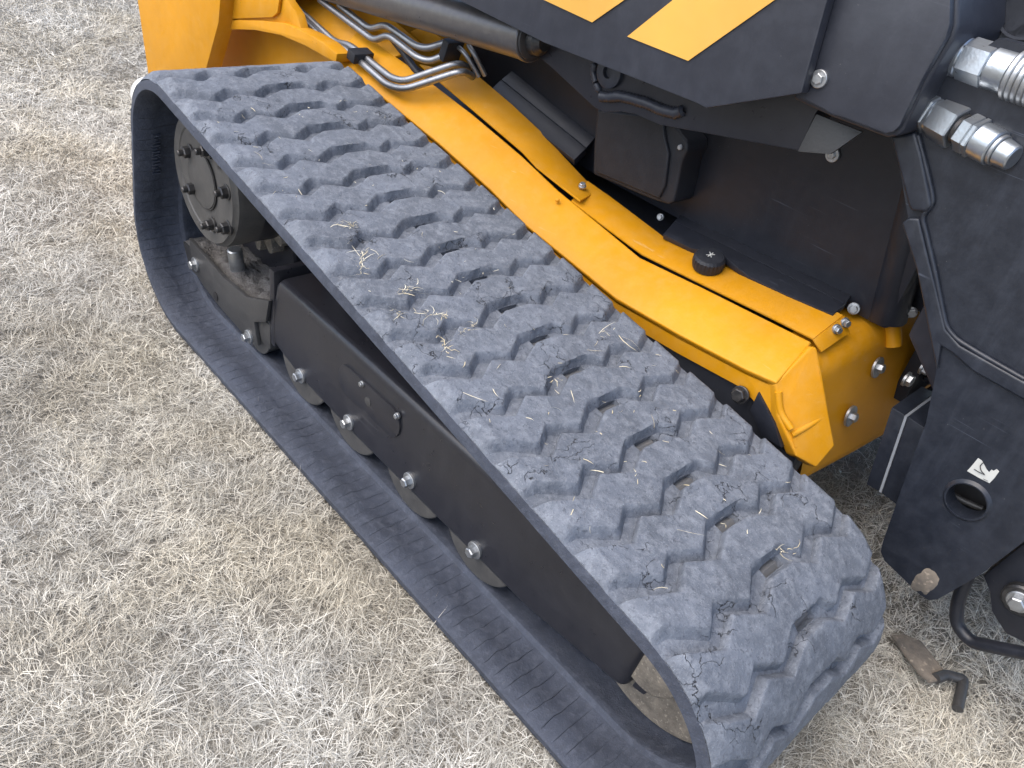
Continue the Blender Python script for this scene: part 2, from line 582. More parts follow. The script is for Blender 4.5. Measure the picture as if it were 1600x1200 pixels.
# drive teeth on the inside
for k in range(NP):
    for vc in (0.186, 0.284):
        s = S0 + (k + 0.4) * PITCH
        lo = [bm.verts.new(on_belt(s + ds, vc + dv, -0.023)) for ds, dv in ((-.018, -.019), (.018, -.019), (.018, .019), (-.018, .019))]
        hi = [bm.verts.new(on_belt(s + ds, vc + dv, -0.058)) for ds, dv in ((-.009, -.013), (.009, -.013), (.009, .013), (-.009, .013))]
        for e in range(4):
            face([lo[e], lo[(e + 1) % 4], hi[(e + 1) % 4], hi[e]], [(0, .2)] * 4).smooth = False
        face(hi, [(0, .2)] * 4).smooth = False
bmesh.ops.recalc_face_normals(bm, faces=bm.faces)
me = bpy.data.meshes.new('rubber_track')
bm.to_mesh(me)
bm.free()
me.materials.append(M['belt'])
me.materials.append(M['shaft'])
me.materials.append(M['rubber'])
me.set_sharp_from_angle(angle=math.radians(38))
track = bpy.data.objects.new('rubber_track', me)
link(track, loader)
track['label'] = 'worn grey rubber track belt with cross lines on its inner face'

def lug_mesh(k):
    nv = 104
    vs = np.concatenate([[0.004, 0.006], np.linspace(0.010, 0.452, nv - 4), [0.460, 0.465]])
    bev = 0.0022 / PITCH
    fl = 0.045
    V = []
    seed = k * 3.71
    ks = S0 + k * PITCH
    prof_n = 14
    for v in vs:
        # rounded zigzag edges
        r = sum(lerp_tab(REAR, v + d) for d in (-.001, 0, .001)) / 3
        f = sum(lerp_tab(FRONT, v + d) for d in (-.001, 0, .001)) / 3
        r += 0.008 * noise.noise((v * 40, seed, 0.0)) + 0.005 * noise.noise((v * 110, seed, 2.0))
        f += 0.012 * noise.noise((v * 40, seed, 5.0)) + 0.008 * noise.noise((v * 110, seed, 7.0))
        h = LUG * min(1.0, max(0.0, (v - 0.003) / 0.024)) ** 0.7
        h *= min(1.0, max(0.0, (W - 0.004 - v) / 0.010)) ** 0.6
        h = max(h, 0.0006)
        us = [r - fl, r - 0.010, r + 0.004, r + bev + 0.006]
        hs = [-0.001, h * 0.88, h * 0.97, h]
        inner = np.linspace(r + bev + 0.05, f - bev - 0.06, prof_n - 8)
        us += list(inner)
        hs += [h] * len(inner)
        ff = 0.15 - 0.08 * max(0.0, 1.0 - abs(v - 0.26) / 0.05)
        us += [f - bev - 0.004, f + 0.002, f + 0.36 * ff, f + ff]
        hs += [h, h * 0.95, h * 0.52, -0.001]
        for q, (u, hh) in enumerate(zip(us, hs)):
            s = ks + u * PITCH
            if hh > 0.003:
                w = noise.noise((u * 5.2 + seed, v * 60, 1.0)) * 0.0008 + noise.noise((u * 13 + seed, v * 160, 4.0)) * 0.0007
                chip = noise.noise((u * 4 + seed, v * 45, 8.0))
                if chip > 0.5 and q in (2, 3, prof_n - 4, prof_n - 3):
                    w -= (chip - 0.5) * 0.014
                hh = max(0.002, hh + w)
                s += noise.noise((u * 9, v * 90, seed)) * 0.0008
            V.append(on_belt(s, v, hh))
    nq = prof_n
    F = []
    for a in range(len(vs) - 1):
        for b in range(nq - 1):
            F.append((a * nq + b, a * nq + b + 1, (a + 1) * nq + b + 1, (a + 1) * nq + b))
    me = bpy.data.meshes.new('tread_lug')
    me.from_pydata(V, [], F)
    me.update()
    me.flip_normals() if me.polygons[len(me.polygons) // 2].normal.dot(Vector((belt(ks + .4 * PITCH)[1].x, 0, belt(ks + .4 * PITCH)[1].y))) < 0 else None
    me.materials.append(M['rubber'])
    me.polygons.foreach_set('use_smooth', [True] * len(me.polygons))
    me.set_sharp_from_angle(angle=math.radians(48))
    return me

for k in range(NP):
    o = bpy.data.objects.new('tread_lug', lug_mesh(k))
    link(o, track)
    o.matrix_parent_inverse = Matrix.Identity(4)

# small moulded mark on the inside of the belt at the rear
parts = []
g4 = segs[4]
for k in range(13):
    s = g4[1] + g4[2] * 0.42 + k * 0.0085
    for ds, v0, v1 in (((0, .040, .060), (.004, .040, .044)) if k % 3 == 0 else ((0, .042, .058),) if k % 3 == 1 else ((0, .040, .052), (.003, .056, .060))):
        q = [on_belt(s + a, v, -h) for h in (0.021, 0.0262) for a, v in ((ds, v0), (ds + .0028, v0), (ds + .0028, v1), (ds, v1))]
        parts.append((q, [[0, 1, 2, 3], [7, 6, 5, 4], [0, 4, 5, 1], [1, 5, 6, 2], [2, 6, 7, 3], [3, 7, 4, 0]]))
V, F = join_data(parts)
o = mk('moulded_mark', V, F, 'belt', track)
o.matrix_parent_inverse = Matrix.Identity(4)

# ---- undercarriage frame
YF = 0.108
fp = [(0.285, 0.29), (0.30, 0.305), (1.30, 0.305), (1.385, 0.262), (1.372, 0.124), (1.15, 0.094), (0.62, 0.090), (0.40, 0.098), (0.235, 0.130), (0.262, 0.205)]
frame = prism('undercarriage_frame', fp, YF, 0.36, 'frame', loader, bevel=0.022, seg=6, angle=60)
frame['label'] = 'long black scratched undercarriage beam inside the track loop'
BX = [(0.1824, 0.0880, 0.0950), (0.3996, 0.0880, 0.1145), (0.5951, 0.0880, 0.1201), (0.8105, 0.0880, 0.1269), (1.0130, 0.0880, 0.1174)]
for i, p in enumerate(BX):
    bolt((p[0], YF - 0.002 if i else 0.094, p[2]), (0, -1, 0), 0.0105, 0.014, 1.65, 'zinc', frame, 'roller_bolt')
# oval inspection cover
c0, c1 = Vector((0.585, 0.222)), Vector((0.735, 0.225))
ov = []
for k in range(13):
    a = math.pi / 2 + math.pi * k / 12
    ov.append((c0.x + 0.032 * math.cos(a) + 0.0, c0.y + 0.035 * math.sin(a)))
for k in range(13):
    a = -math.pi / 2 + math.pi * k / 12
    ov.append((c1.x + 0.032 * math.cos(a), c1.y + 0.035 * math.sin(a)))
prism('inspection_cover', ov, YF - 0.005, YF + 0.004, 'frame', frame, bevel=0.0015)
for p in ((0.6394, 0.1010, 0.2510), (0.7582, 0.1010, 0.2535)):
    bolt((p[0], YF - 0.005, p[2]), (0, -1, 0), 0.0055, 0.005, 1.2, 'zinc', frame, 'cover_bolt')
lathe('cover_plug', [(0, 0.010), (0.001, 0.010), (0.0016, 0.008)], (0.662, YF - 0.0052, 0.222), (0, -1, 0), 'greyblack', frame, 20)
# rear bracket plate, with the tray of loose dirt behind it
bp = [(-0.1285, 0.0980, 0.2073), (0.0567, 0.0980, 0.1891), (0.1726, 0.0980, 0.1982), (0.2788, 0.0980, 0.2457), (0.2623, 0.0980, 0.1810), (0.2068, 0.0980, 0.1492), (0.2225, 0.0980, 0.0920), (0.1459, 0.0980, 0.0833), (0.0296, 0.0980, 0.0914), (-0.0638, 0.0980, 0.1064), (-0.1157, 0.0980, 0.1263)]
bracket = prism('rear_bracket', bp, 0.096, 0.106, 'greyblack', loader, bevel=0.002)
bolt((-0.0959, 0.0940, 0.1501), (0, -1, 0), 0.0115, 0.013, 1.6, 'zinc', bracket, 'roller_bolt')
lathe('hole_rim', [(0, 0.012), (0.0012, 0.012), (0.0012, 0.011)], (0.0107, 0.0950, 0.1134), (0, -1, 0), 'blackoxide', bracket, 20)
box('tray', (-0.20, 0.1065, 0.10), (0.262, 0.34, 0.168), 'greyblack', loader, bevel=0.004)
box('end_plate', (0.262, 0.1065, 0.12), (0.2835, 0.34, 0.318), 'frame', loader, bevel=0.005)
box('gusset', (0.33, 0.20, 0.30), (0.42, 0.30, 0.43), 'frame', loader, bevel=0.004)
V, F = [], []
gn = 46
for j in range(gn):
    for i in range(gn):
        x = -0.195 + 0.455 * i / (gn - 1)
        y = 0.109 + 0.228 * j / (gn - 1)
        e = min(i, j, gn - 1 - i, gn - 1 - j) / 6
        z = 0.169 + min(1, e) * (0.012 + 0.016 * noise.noise((x * 11, y * 11, 0)) + 0.012 * noise.noise((x * 40, y * 40, 3)) + 0.007 * noise.noise((x * 95, y * 95, 5))) + 0.03 * max(0, (x - 0.02)) * (1 if e > 0 else 0)
        V.append((x, y, max(0.1685, z)))
F = [[j * gn + i, j * gn + i + 1, (j + 1) * gn + i + 1, (j + 1) * gn + i] for j in range(gn - 1) for i in range(gn - 1)]
dirt = mk('loose_dirt', V, F, 'dirt', loader, smooth=True, auto=60)
dirt['kind'] = 'stuff'

# ---- rollers, idlers, sprocket
for i, p in enumerate(BX):
    kr = 1.0 if i else 0.62
    o = lathe('track_roller', [(d, r * kr) for d, r in [(0, 0.060), (0.001, 0.0945), (0.003, 0.097), (0.007, 0.095), (0.05, 0.093), (0.052, 0.05), (0.17, 0.05), (0.172, 0.093), (0.22, 0.097)]],
              (p[0], 0.1125 if i else 0.1145, 0.0475 + 0.097 * kr), (0, 1, 0), 'hubgrey', loader, 48)
lathe('rear_idler', [(0, 0.10), (0.006, 0.168), (0.012, 0.172), (0.045, 0.170), (0.046, 0.09), (0.13, 0.09), (0.131, 0.17), (0.175, 0.172)], (-0.012, 0.222, 0.230), (0, 1, 0), 'frame', loader, 64)
idl = lathe('front_idler', [(0, 0.05), (0.004, 0.14), (0.01, 0.154), (0.045, 0.152), (0.046, 0.08), (0.13, 0.08), (0.131, 0.152), (0.175, 0.154)], (1.39, 0.147, 0.2075), (0, 1, 0), 'dusty', loader, 64)
lathe('idler_hub', [(-0.03, 0.05), (-0.026, 0.056), (0.0, 0.06), (0.006, 0.07)], (1.39, 0.147, 0.2075), (0, 1, 0), 'dusty', idl, 32)
prism('idler_fork', [(1.395, 0.285), (1.43, 0.26), (1.40, 0.135), (1.376, 0.130)], 0.125, 0.142, 'frame', loader, bevel=0.003)
# sprocket with teeth
V, F = [], []
nt = 15
rad = []
for k in range(nt * 8):
    a = 2 * math.pi * k / (nt * 8)
    ph = (k % 8)
    rad.append((a, 0.158 if ph in (3, 4, 5) else (0.126 if ph in (0, 7, 1) else 0.143)))
for y in (0.185, 0.218):
    for a, r in rad:
        V.append((0.045 + r * math.cos(a), y, 0.405 + r * math.sin(a)))
n = len(rad)
F = [list(range(n)), list(range(2 * n - 1, n - 1, -1))] + [[i, (i + 1) % n, n + (i + 1) % n, n + i] for i in range(n)]
mk('drive_sprocket', V, F, 'dusty', loader, bevel=0.003, seg=2, angle=25)
# final drive hub
HC = (0.060, 0.4450)
hub = lathe('drive_hub', [(0.0, 0.002), (0.0, 0.114), (0.0025, 0.117), (0.0025, 0.140), (-0.004, 0.143), (-0.008, 0.149), (-0.02, 0.151), (-0.11, 0.151)][::-1],
            (HC[0], 0.062, HC[1]), (0, -1, 0), 'hubgrey', loader, 72)
hub['label'] = 'dusty grey round final drive cover ringed with dark studs'
lathe('hub_barrel', [(0.0, 0.1495), (0.105, 0.1525)], (HC[0], 0.078, HC[1]), (0, 1, 0), 'frame', hub, 72)
lathe('hub_ring', [(0.0, 0.067), (0.0016, 0.067), (0.0016, 0.064), (0.0, 0.064)], (HC[0], 0.0596, HC[1]), (0, -1, 0), 'blackoxide', hub, 56)
lathe('hub_disc', [(0.0, 0.063), (0.0026, 0.063), (0.0032, 0.061)], (HC[0], 0.0596, HC[1]), (0, -1, 0), 'hubgrey', hub, 56)
for q in [(0.0051, 0.0500, 0.4869), (0.0972, 0.0500, 0.5247), (0.0141, 0.0500, 0.4059), (0.1779, 0.0500, 0.4657), (0.0991, 0.0500, 0.3554), (0.1752, 0.0500, 0.3826)]:
    bolt((q[0], 0.0595, q[2]), (0, -1, 0), 0.0128, 0.015, 1.35, 'blackoxide', hub, 'hub_stud', stud=True)
for q in [(0.0070, 0.0580, 0.4514), (0.1455, 0.0580, 0.5062), (0.1051, 0.0580, 0.4397)]:
    lathe('hub_hole', [(0, 0.004), (0.0006, 0.004)], (q[0], 0.0582, q[2]), (0, -1, 0), 'print', hub, 12)
lathe('hub_pin', [(0.0, 0.018), (0.075, 0.018), (0.078, 0.015)], (0.0259, 0.1500, 0.1642), (0, -0.1, 1.0), 'zinc', loader, 24)

# ------------------------------------------------------------------ yellow chassis
main_gap = [(-0.2141, 0.6250, 0.6658), (0.0183, 0.6250, 0.6453), (0.2733, 0.6250, 0.6124), (0.4555, 0.6250, 0.5809), (0.5828, 0.6250, 0.5514), (0.8368, 0.6250, 0.5115), (0.9979, 0.6250, 0.5244), (1.1422, 0.6250, 0.5337), (1.2318, 0.6250, 0.5394)]
main_low = []
for p in main_gap:
    main_low.append((p[0] + 0.012, 0.53, p[2] - 0.060))
main_low[-1] = (1.2395, 0.5300, 0.4894)
main_low[-2] = (1.1790, 0.5300, 0.4794)
main_low[-3] = (1.0301, 0.5300, 0.4663)
main_low[-4] = (0.8714, 0.5300, 0.4583)
panel = slab('side_panel', main_low, main_gap, 0.012, 'yellow', loader, bevel=0.004, seg=3, angle=30)
panel['label'] = 'long sloping yellow side panel beside the track'
# vertical skirt under the fold
sk_hi = [(p[0], 0.538, p[2] - 0.014) for p in main_low]
sk_lo = [(p[0] + 0.004, 0.541, p[2] - 0.044) for p in main_low]
sk_lo[-1] = (1.3141, 0.5400, 0.3922)
V = [Vector(p) for p in sk_hi + sk_lo] + [Vector(p) + Vector((0, .01, 0)) for p in sk_hi + sk_lo]
n = len(sk_hi)
F = []
for i in range(n - 1):
    F.append([i, i + 1, n + i + 1, n + i])
    F.append([2 * n + i, 3 * n + i, 3 * n + i + 1, 2 * n + i + 1])
    F.append([n + i, n + i + 1, 3 * n + i + 1, 3 * n + i])
mk('side_skirt', V, F, 'yellow', loader)
# black inner side under the skirt and a bolt that shows over the lugs
prism('chassis_side', [(0.2, 0.12), (0.2, 0.55), (0.82, 0.425), (1.22, 0.44), (1.32, 0.38), (1.31, 0.12)], 0.552, 0.60, 'black', loader, bevel=0.004)
bolt((1.1883, 0.5300, 0.4286), (0, -1, 0.2), 0.013, 0.012, 1.3, 'blackoxide', loader, 'chassis_bolt')
prism('chassis_lug', [(1.2146, 0.5350, 0.4514), (1.2633, 0.5350, 0.4159), (1.2946, 0.5350, 0.3798), (1.2518, 0.5350, 0.3780), (1.2135, 0.5350, 0.4102)], 0.533, 0.55, 'black', loader, bevel=0.003)
# sponson front: leaning face with a rolled rim
spf = [(1.2390, 0.5310, 0.4859), (1.2377, 0.6120, 0.5376), (1.2463, 0.6180, 0.5395), (1.2710, 0.6180, 0.5070), (1.3175, 0.6180, 0.4374), (1.3510, 0.6180, 0.3890), (1.3515, 0.5750, 0.3578), (1.3229, 0.5350, 0.3819), (1.2638, 0.5320, 0.4320)]
sponson = plate('sponson_front', spf, 0.03, 'yellow', loader, bevel=0.008, seg=4)
tube('weld_rib', [(1.2962, 0.5440, 0.4066), (1.3043, 0.5790, 0.4180), (1.3101, 0.6130, 0.4313)], 0.0060, 'yellow', sponson, 0.02)
tube('corner_rib', [(1.2464, 0.5370, 0.4719), (1.2644, 0.5380, 0.4372), (1.2924, 0.5410, 0.4198)], 0.0065, 'yellow', sponson, 0.02)
# upper strip in two overlapping sheets
sa = [(0.0445, 0.6340, 0.6574), (0.2609, 0.6340, 0.6195), (0.4463, 0.6340, 0.5867), (0.4977, 0.6340, 0.5707), (0.5753, 0.6340, 0.5603), (0.6435, 0.6340, 0.5519)]
sb = [(0.1726, 0.7200, 0.6625), (0.3029, 0.7200, 0.6372), (0.4113, 0.7200, 0.6109), (0.4661, 0.7200, 0.5930), (0.5520, 0.7200, 0.5654), (0.6146, 0.7200, 0.5468)]
strip_r = slab('cover_strip', sa, sb, 0.005, 'yellow', loader, bevel=0.0015)
sa = [(0.6161, 0.6360, 0.5443), (0.7318, 0.6360, 0.5257), (0.8314, 0.6360, 0.5153), (0.9892, 0.6360, 0.5256), (1.1343, 0.6360, 0.5357), (1.2286, 0.6360, 0.5409)]
sb = [(0.5806, 0.7200, 0.5587), (0.6627, 0.7200, 0.5505), (0.8223, 0.7200, 0.5289), (0.9841, 0.7200, 0.5444), (1.1221, 0.7200, 0.5562), (1.2309, 0.7200, 0.5675)]
sa = [(p[0], p[1], p[2] - 0.006) for p in sa[:1]] + sa[1:]
strip_f = slab('cover_strip', sa, sb, 0.005, 'yellow', loader, bevel=0.0015)
plate('strip_flange', [(1.2288, 0.6370, 0.5393), (1.2335, 0.7200, 0.5676), (1.2536, 0.7250, 0.5405), (1.2507, 0.6400, 0.5242)], 0.004, 'yellow', strip_f, bevel=0.001)
bolt((1.2402, 0.6900, 0.5516), (1, -0.4, 0.2), 0.007, 0.008, 1.3, 'zinc', strip_f, 'strip_bolt')
bolt((1.2405, 0.7150, 0.5580), (1, -0.4, 0.2), 0.007, 0.008, 1.3, 'zinc', strip_f, 'strip_bolt')
for q in ((0.1795, 0.6720, 0.6355), (0.6025, 0.6800, 0.5601)):
    bolt(q, (0.1, -0.25, 1), 0.007, 0.006, 1.25, 'zinc', strip_r, 'strip_bolt')
bolt((0.6087, 0.6000, 0.5426), (0.1, -0.5, 1), 0.0035, 0.002, 1.3, 'yellow', panel, 'panel_stud')
# dark structure under the slot
slab('slot_liner', [(p[0], 0.59, p[2] - 0.045) for p in main_gap], [(p[0], 0.70, p[2] - 0.03) for p in main_gap], 0.03, 'black', loader)
# ribbed filler cap
cap_c = (0.9584, 0.6820, 0.5417)
V, F = [], []
nn = 72
rings = [(-0.004, 0.030, 0), (0.006, 0.0325, 1), (0.018, 0.0315, 1), (0.023, 0.027, 0), (0.0245, 0.018, 0), (0.0245, 0.0005, 0)]
cx, cy, cz = frame_from((0.05, -0.22, 1))
for d, r, fl in rings:
    for k in range(nn):
        a = 2 * math.pi * k / nn
        rr = r - (0.0016 if fl and k % 3 == 0 else 0)
        V.append(Vector(cap_c) + cz * d + (cx * math.cos(a) + cy * math.sin(a)) * rr)
for j in range(len(rings) - 1):
    for k in range(nn):
        F.append([j * nn + k, j * nn + (k + 1) % nn, (j + 1) * nn + (k + 1) % nn, (j + 1) * nn + k])
cap = mk('filler_cap', V, F, 'plastic', loader, smooth=True, auto=30)
cap['label'] = 'black ribbed filler cap with a small white symbol'
top = Vector(cap_c) + cz * 0.0248
sym = []
for a in (0.7, 2.2, 1.4):
    d = cx * math.cos(a) + cy * math.sin(a)
    e = cz.cross(d)
    sym.append(([top + d * 0.009 + e * .0008, top + d * 0.009 - e * .0008, top - d * 0.009 - e * .0008, top - d * 0.009 + e * .0008], [[0, 1, 2, 3]]))
V, F = join_data(sym)
mk('cap_symbol', [v + cz * 0.0003 * (i // 4 + 1) for i, v in enumerate(V)], F, 'white', cap)

# front crossmember: rounded top, tall tan-yellow face
def loft(name, sections, mat, parent, auto=40):
    n = len(sections[0])
    V = [p for s in sections for p in s]
    F = [[j * n + i, j * n + i + 1, (j + 1) * n + i + 1, (j + 1) * n + i] for j in range(len(sections) - 1) for i in range(n - 1)]
    return mk(name, V, F, mat, parent, smooth=True, auto=auto)

secs = []
for y in (0.622, 0.72, 0.82, 0.95, 1.15, 1.40):
    ex = -0.016 + 0.026 * min(1.0, (y - 0.62) / 0.3)
    ez = -0.040 + 0.044 * min(1.0, (y - 0.62) / 0.3)
    s = [(1.18, y, 0.553 + ez)]
    for k in range(9):
        a = math.pi / 2 - 1.35 * k / 8
        s.append((1.232 + ex + 0.056 * math.cos(a), y, 0.497 + ez + 0.056 * math.sin(a)))
    s += [(1.313 + ex, y, 0.385), (1.334 + ex, y, 0.29), (1.334 + ex, y, 0.272), (1.328 + ex, y, 0.262), (1.29, y, 0.242), (1.20, y, 0.225), (1.20, y, 0.10)]
    secs.append(s)
cross = loft('front_crossmember', secs, 'yellow', loader)
cross['label'] = 'yellow front face of the chassis with two large washers'
for q in ((1.3010, 0.8138, 0.4622), (1.3180, 0.7407, 0.3844)):
    bolt(q, (1, 0, 0.22), 0.0095, 0.011, 2.25, 'zinc', cross, 'washer_bolt')
box('bolt_plate', (1.318, 0.93, 0.36), (1.347, 1.12, 0.50), 'black', loader, bevel=0.002)
for q in ((1.3490, 0.8467, 0.4540), (1.3490, 0.9205, 0.4555)):
    bolt(q, (1, 0, 0), 0.012, 0.011, 1.25, 'zinc', loader, 'plate_bolt')
box('step_bracket', (1.347, 0.98, 0.34), (1.44, 1.2, 0.352), 'black', loader, bevel=0.003)
box('step_bracket', (1.347, 0.98, 0.40), (1.43, 1.2, 0.412), 'black', loader, bevel=0.003)
# cast drip boss under the dark post
tube('boss', [(1.2778, 0.8500, 0.5383), (1.2989, 0.8500, 0.4996)], 0.016, 'yellow', cross, 0.01)

# rear body: arch fender, inner wall, guard
arch = [(-0.8343, 0.5050, 0.4968), (-0.7675, 0.5050, 0.5205), (-0.6546, 0.5050, 0.5528), (-0.5452, 0.5050, 0.5806), (-0.4006, 0.5050, 0.6065), (-0.2672, 0.5050, 0.6160), (-0.1789, 0.5050, 0.6159), (-0.1243, 0.5050, 0.6163)]
arch_up = [(-0.8309, 0.5050, 0.5238), (-0.7647, 0.5050, 0.5468), (-0.6405, 0.5050, 0.5830), (-0.5141, 0.5050, 0.6144), (-0.3798, 0.5050, 0.6432), (-0.2616, 0.5050, 0.6494), (-0.1805, 0.5050, 0.6484), (-0.1199, 0.5050, 0.6394)]
up = [(arch_up[0][0], 0.505, arch_up[0][2] + 0.4)]
prism('arch_flange', [xz(p) for p in arch] + [xz(p) for p in arch_up[::-1]], 0.502, 0.545, 'yellow', loader, bevel=0.003)
prism('fender_panel', [xz(p) for p in arch_up[:6]] + [xz(p) for p in ((-0.3123, 0.5120, 0.6482), (-0.3324, 0.5120, 0.6778), (-0.3787, 0.5120, 0.6976), (-0.4452, 0.5120, 0.7628))] + [(-1.0, 0.90), (-1.0, 0.6)], 0.512, 0.535, 'yellow', loader, bevel=0.006)
prism('access_panel', [(-0.7392, 0.5000, 0.5732), (-0.7239, 0.5000, 0.5630), (-0.4466, 0.5000, 0.6404), (-0.4184, 0.5000, 0.6590), (-0.3969, 0.5000, 0.7274), (-0.7314, 0.5000, 0.6485)], 0.502, 0.511, 'yellow', loader, bevel=0.002)
prism('wheel_well', [(-1.3, 0.15), (-1.3, 0.7), (-0.05, 0.60), (-0.05, 0.15)], 0.62, 0.66, 'yellow', loader)
plate('body_side', [(-0.6012, 0.6000, 0.6715), (-0.4649, 0.6000, 0.6292), (-0.2653, 0.6000, 0.6297), (-0.0829, 0.6000, 0.6209), (0.0169, 0.6600, 0.6943), (-0.3356, 0.7000, 0.7355)], 0.01, 'yellow', loader, bevel=0.002)
guard = plate('rear_guard', [(-1.3028, 0.4600, 0.5912), (-1.2523, 0.4600, 0.1897), (-0.8365, 0.4600, 0.3233), (-0.6859, 0.4600, 0.5630), (-0.6360, 0.4600, 0.7355)], 0.05, 'yellow', loader, bevel=0.003)
box('rear_body', (-1.25, 0.662, 0.25), (-0.35, 1.7, 0.95), 'yellow', loader, bevel=0.02)
box('belly', (-0.35, 0.68, 0.22), (1.19, 1.5, 0.50), 'black', loader, bevel=0.01)

# ------------------------------------------------------------------ dark upper body behind the strip
box('cab_side', (0.05, 0.79, 0.545), (1.29, 1.75, 1.95), 'black', loader, bevel=0.012)
plate('edge_seal', [(0.2180, 0.7150, 0.6387), (0.2162, 0.7550, 0.6663), (0.5274, 0.7550, 0.6104), (0.5334, 0.7150, 0.5890)], 0.02, 'black', loader, bevel=0.003)
plate('seal_back', [(0.2152, 0.7560, 0.6660), (0.2131, 0.7900, 0.6849), (0.5179, 0.7900, 0.6271), (0.5265, 0.7560, 0.6100)], 0.01, 'black', loader, bevel=0.003)
slab('edge_seal', [(0.8230, 0.7050, 0.5411), (0.8975, 0.7050, 0.5442), (0.9337, 0.7050, 0.5574), (0.9711, 0.7050, 0.5642), (1.0017, 0.7050, 0.5581), (1.0382, 0.7050, 0.5511), (1.1312, 0.7050, 0.5567), (1.2187, 0.7050, 0.5662)],
     [(0.8092, 0.7550, 0.5563), (0.8706, 0.7550, 0.5593), (0.9119, 0.7550, 0.5610), (0.9521, 0.7550, 0.5628), (0.9836, 0.7550, 0.5636), (1.0145, 0.7550, 0.5645), (1.1170, 0.7550, 0.5684), (1.2134, 0.7550, 0.5727)], 0.012, 'black', loader, bevel=0.002)
slab('seal_back', [(0.8085, 0.7560, 0.5558), (1.2131, 0.7560, 0.5723)], [(0.7940, 0.8000, 0.5593), (1.2021, 0.8000, 0.5768)], 0.012, 'black', loader, bevel=0.002)
bolt((1.2247, 0.7750, 0.5624), (0.3, -1, 0.2), 0.008, 0.009, 1.4, 'zinc', loader, 'body_bolt')
bolt((0.7626, 0.7700, 0.5416), (0.3, -1, 0.2), 0.006, 0.007, 1.3, 'zinc', loader, 'body_bolt')
bolt((1.3046, 0.8300, 0.5832), (0.6, -1, 0.2), 0.008, 0.009, 1.3, 'zinc', loader, 'body_bolt')
bolt((0.7939, 0.7850, 0.6434), (0.0, -1, 0.0), 0.0065, 0.006, 1.75, 'zinc', loader, 'body_bolt')
bolt((1.0686, 0.7850, 0.7974), (0.0, -1, 0.0), 0.0075, 0.006, 1.75, 'zinc', loader, 'body_bolt')
# round-nosed post standing on the front corner
post = [(1.2730, 0.8200, 0.5515), (1.2178, 0.8200, 0.8298)]
pv = [Vector(p) for p in post]
lathe('corner_post', [(0, 0.034), (0.003, 0.036), ((pv[1] - pv[0]).length, 0.036)], pv[0], pv[1] - pv[0], 'black', loader, 40)
box('post_backing', (1.25, 0.86, 0.575), (1.325, 1.3, 1.2), 'black', loader, bevel=0.01)
# moulded control box
cb = [(0.5624, 0.7200, 0.7144), (0.5733, 0.7200, 0.6478), (0.5909, 0.7200, 0.5780), (0.7615, 0.7200, 0.5898), (0.8049, 0.7200, 0.5970), (0.8151, 0.7200, 0.6071), (0.8125, 0.7200, 0.6424), (0.8068, 0.7200, 0.6945), (0.8124, 0.7200, 0.7152), (0.8064, 0.7200, 0.7312), (0.7819, 0.7200, 0.7443), (0.7391, 0.7200, 0.7615)]
ctl = prism('control_box', cb, 0.72, 0.79, 'plastic', loader, bevel=0.006, seg=3)
prism('box_lid', [(0.5725, 0.7150, 0.7155), (0.5835, 0.7150, 0.6492), (0.6003, 0.7150, 0.5885), (0.7825, 0.7150, 0.6025), (0.7889, 0.7150, 0.6335), (0.7765, 0.7150, 0.6968), (0.7570, 0.7150, 0.7228), (0.7383, 0.7150, 0.7565)], 0.712, 0.722, 'plastic', ctl, bevel=0.004, seg=3)
bolt((0.7952, 0.7180, 0.7168), (0.2, -1, 0), 0.0045, 0.004, 1.2, 'zinc', ctl, 'box_screw')

# ------------------------------------------------------------------ lift arm
YA = 0.52
low = [(0.3008, 0.5200, 0.8679), (0.5644, 0.5200, 0.8572), (0.8069, 0.5200, 0.8630), (0.9330, 0.5200, 0.8654), (0.9508, 0.5200, 0.8640), (1.1015, 0.5200, 0.9368), (1.0984, 0.5200, 0.9690), (1.0879, 0.5200, 1.0780)]
arm_poly = [(-0.9, 0.985)] + [xz(p) for p in low] + [(low[-1][0], 1.30), (-0.9, 1.30)]
arm = prism('lift_arm', arm_poly, YA, YA + 0.022, 'armblack', loader, bevel=0.003)
arm['label'] = 'dark grey lift arm plate carrying two slanted yellow stripes'
box('arm_core', (-0.8, YA + 0.023, 0.95), (1.02, 0.66, 1.28), 'armblack', arm, bevel=0.01)
def stripe(a, b, c, d):
    a, b, c, d = map(Vector, (a, b, c, d))
    e = (c - b).normalized() * 0.6
    P = [a, b, b + e, a + e]
    plate('stripe', P, 0.0015, 'decal', arm)
stripe((0.5446, 0.5170, 0.9290), (0.6747, 0.5170, 0.9231), (0.7349, 0.5170, 0.9747), None or (0, 0, 0))
stripe((0.7596, 0.5170, 0.9227), (0.8940, 0.5170, 0.9221), (1.0113, 0.5170, 1.0428), None or (0, 0, 0))
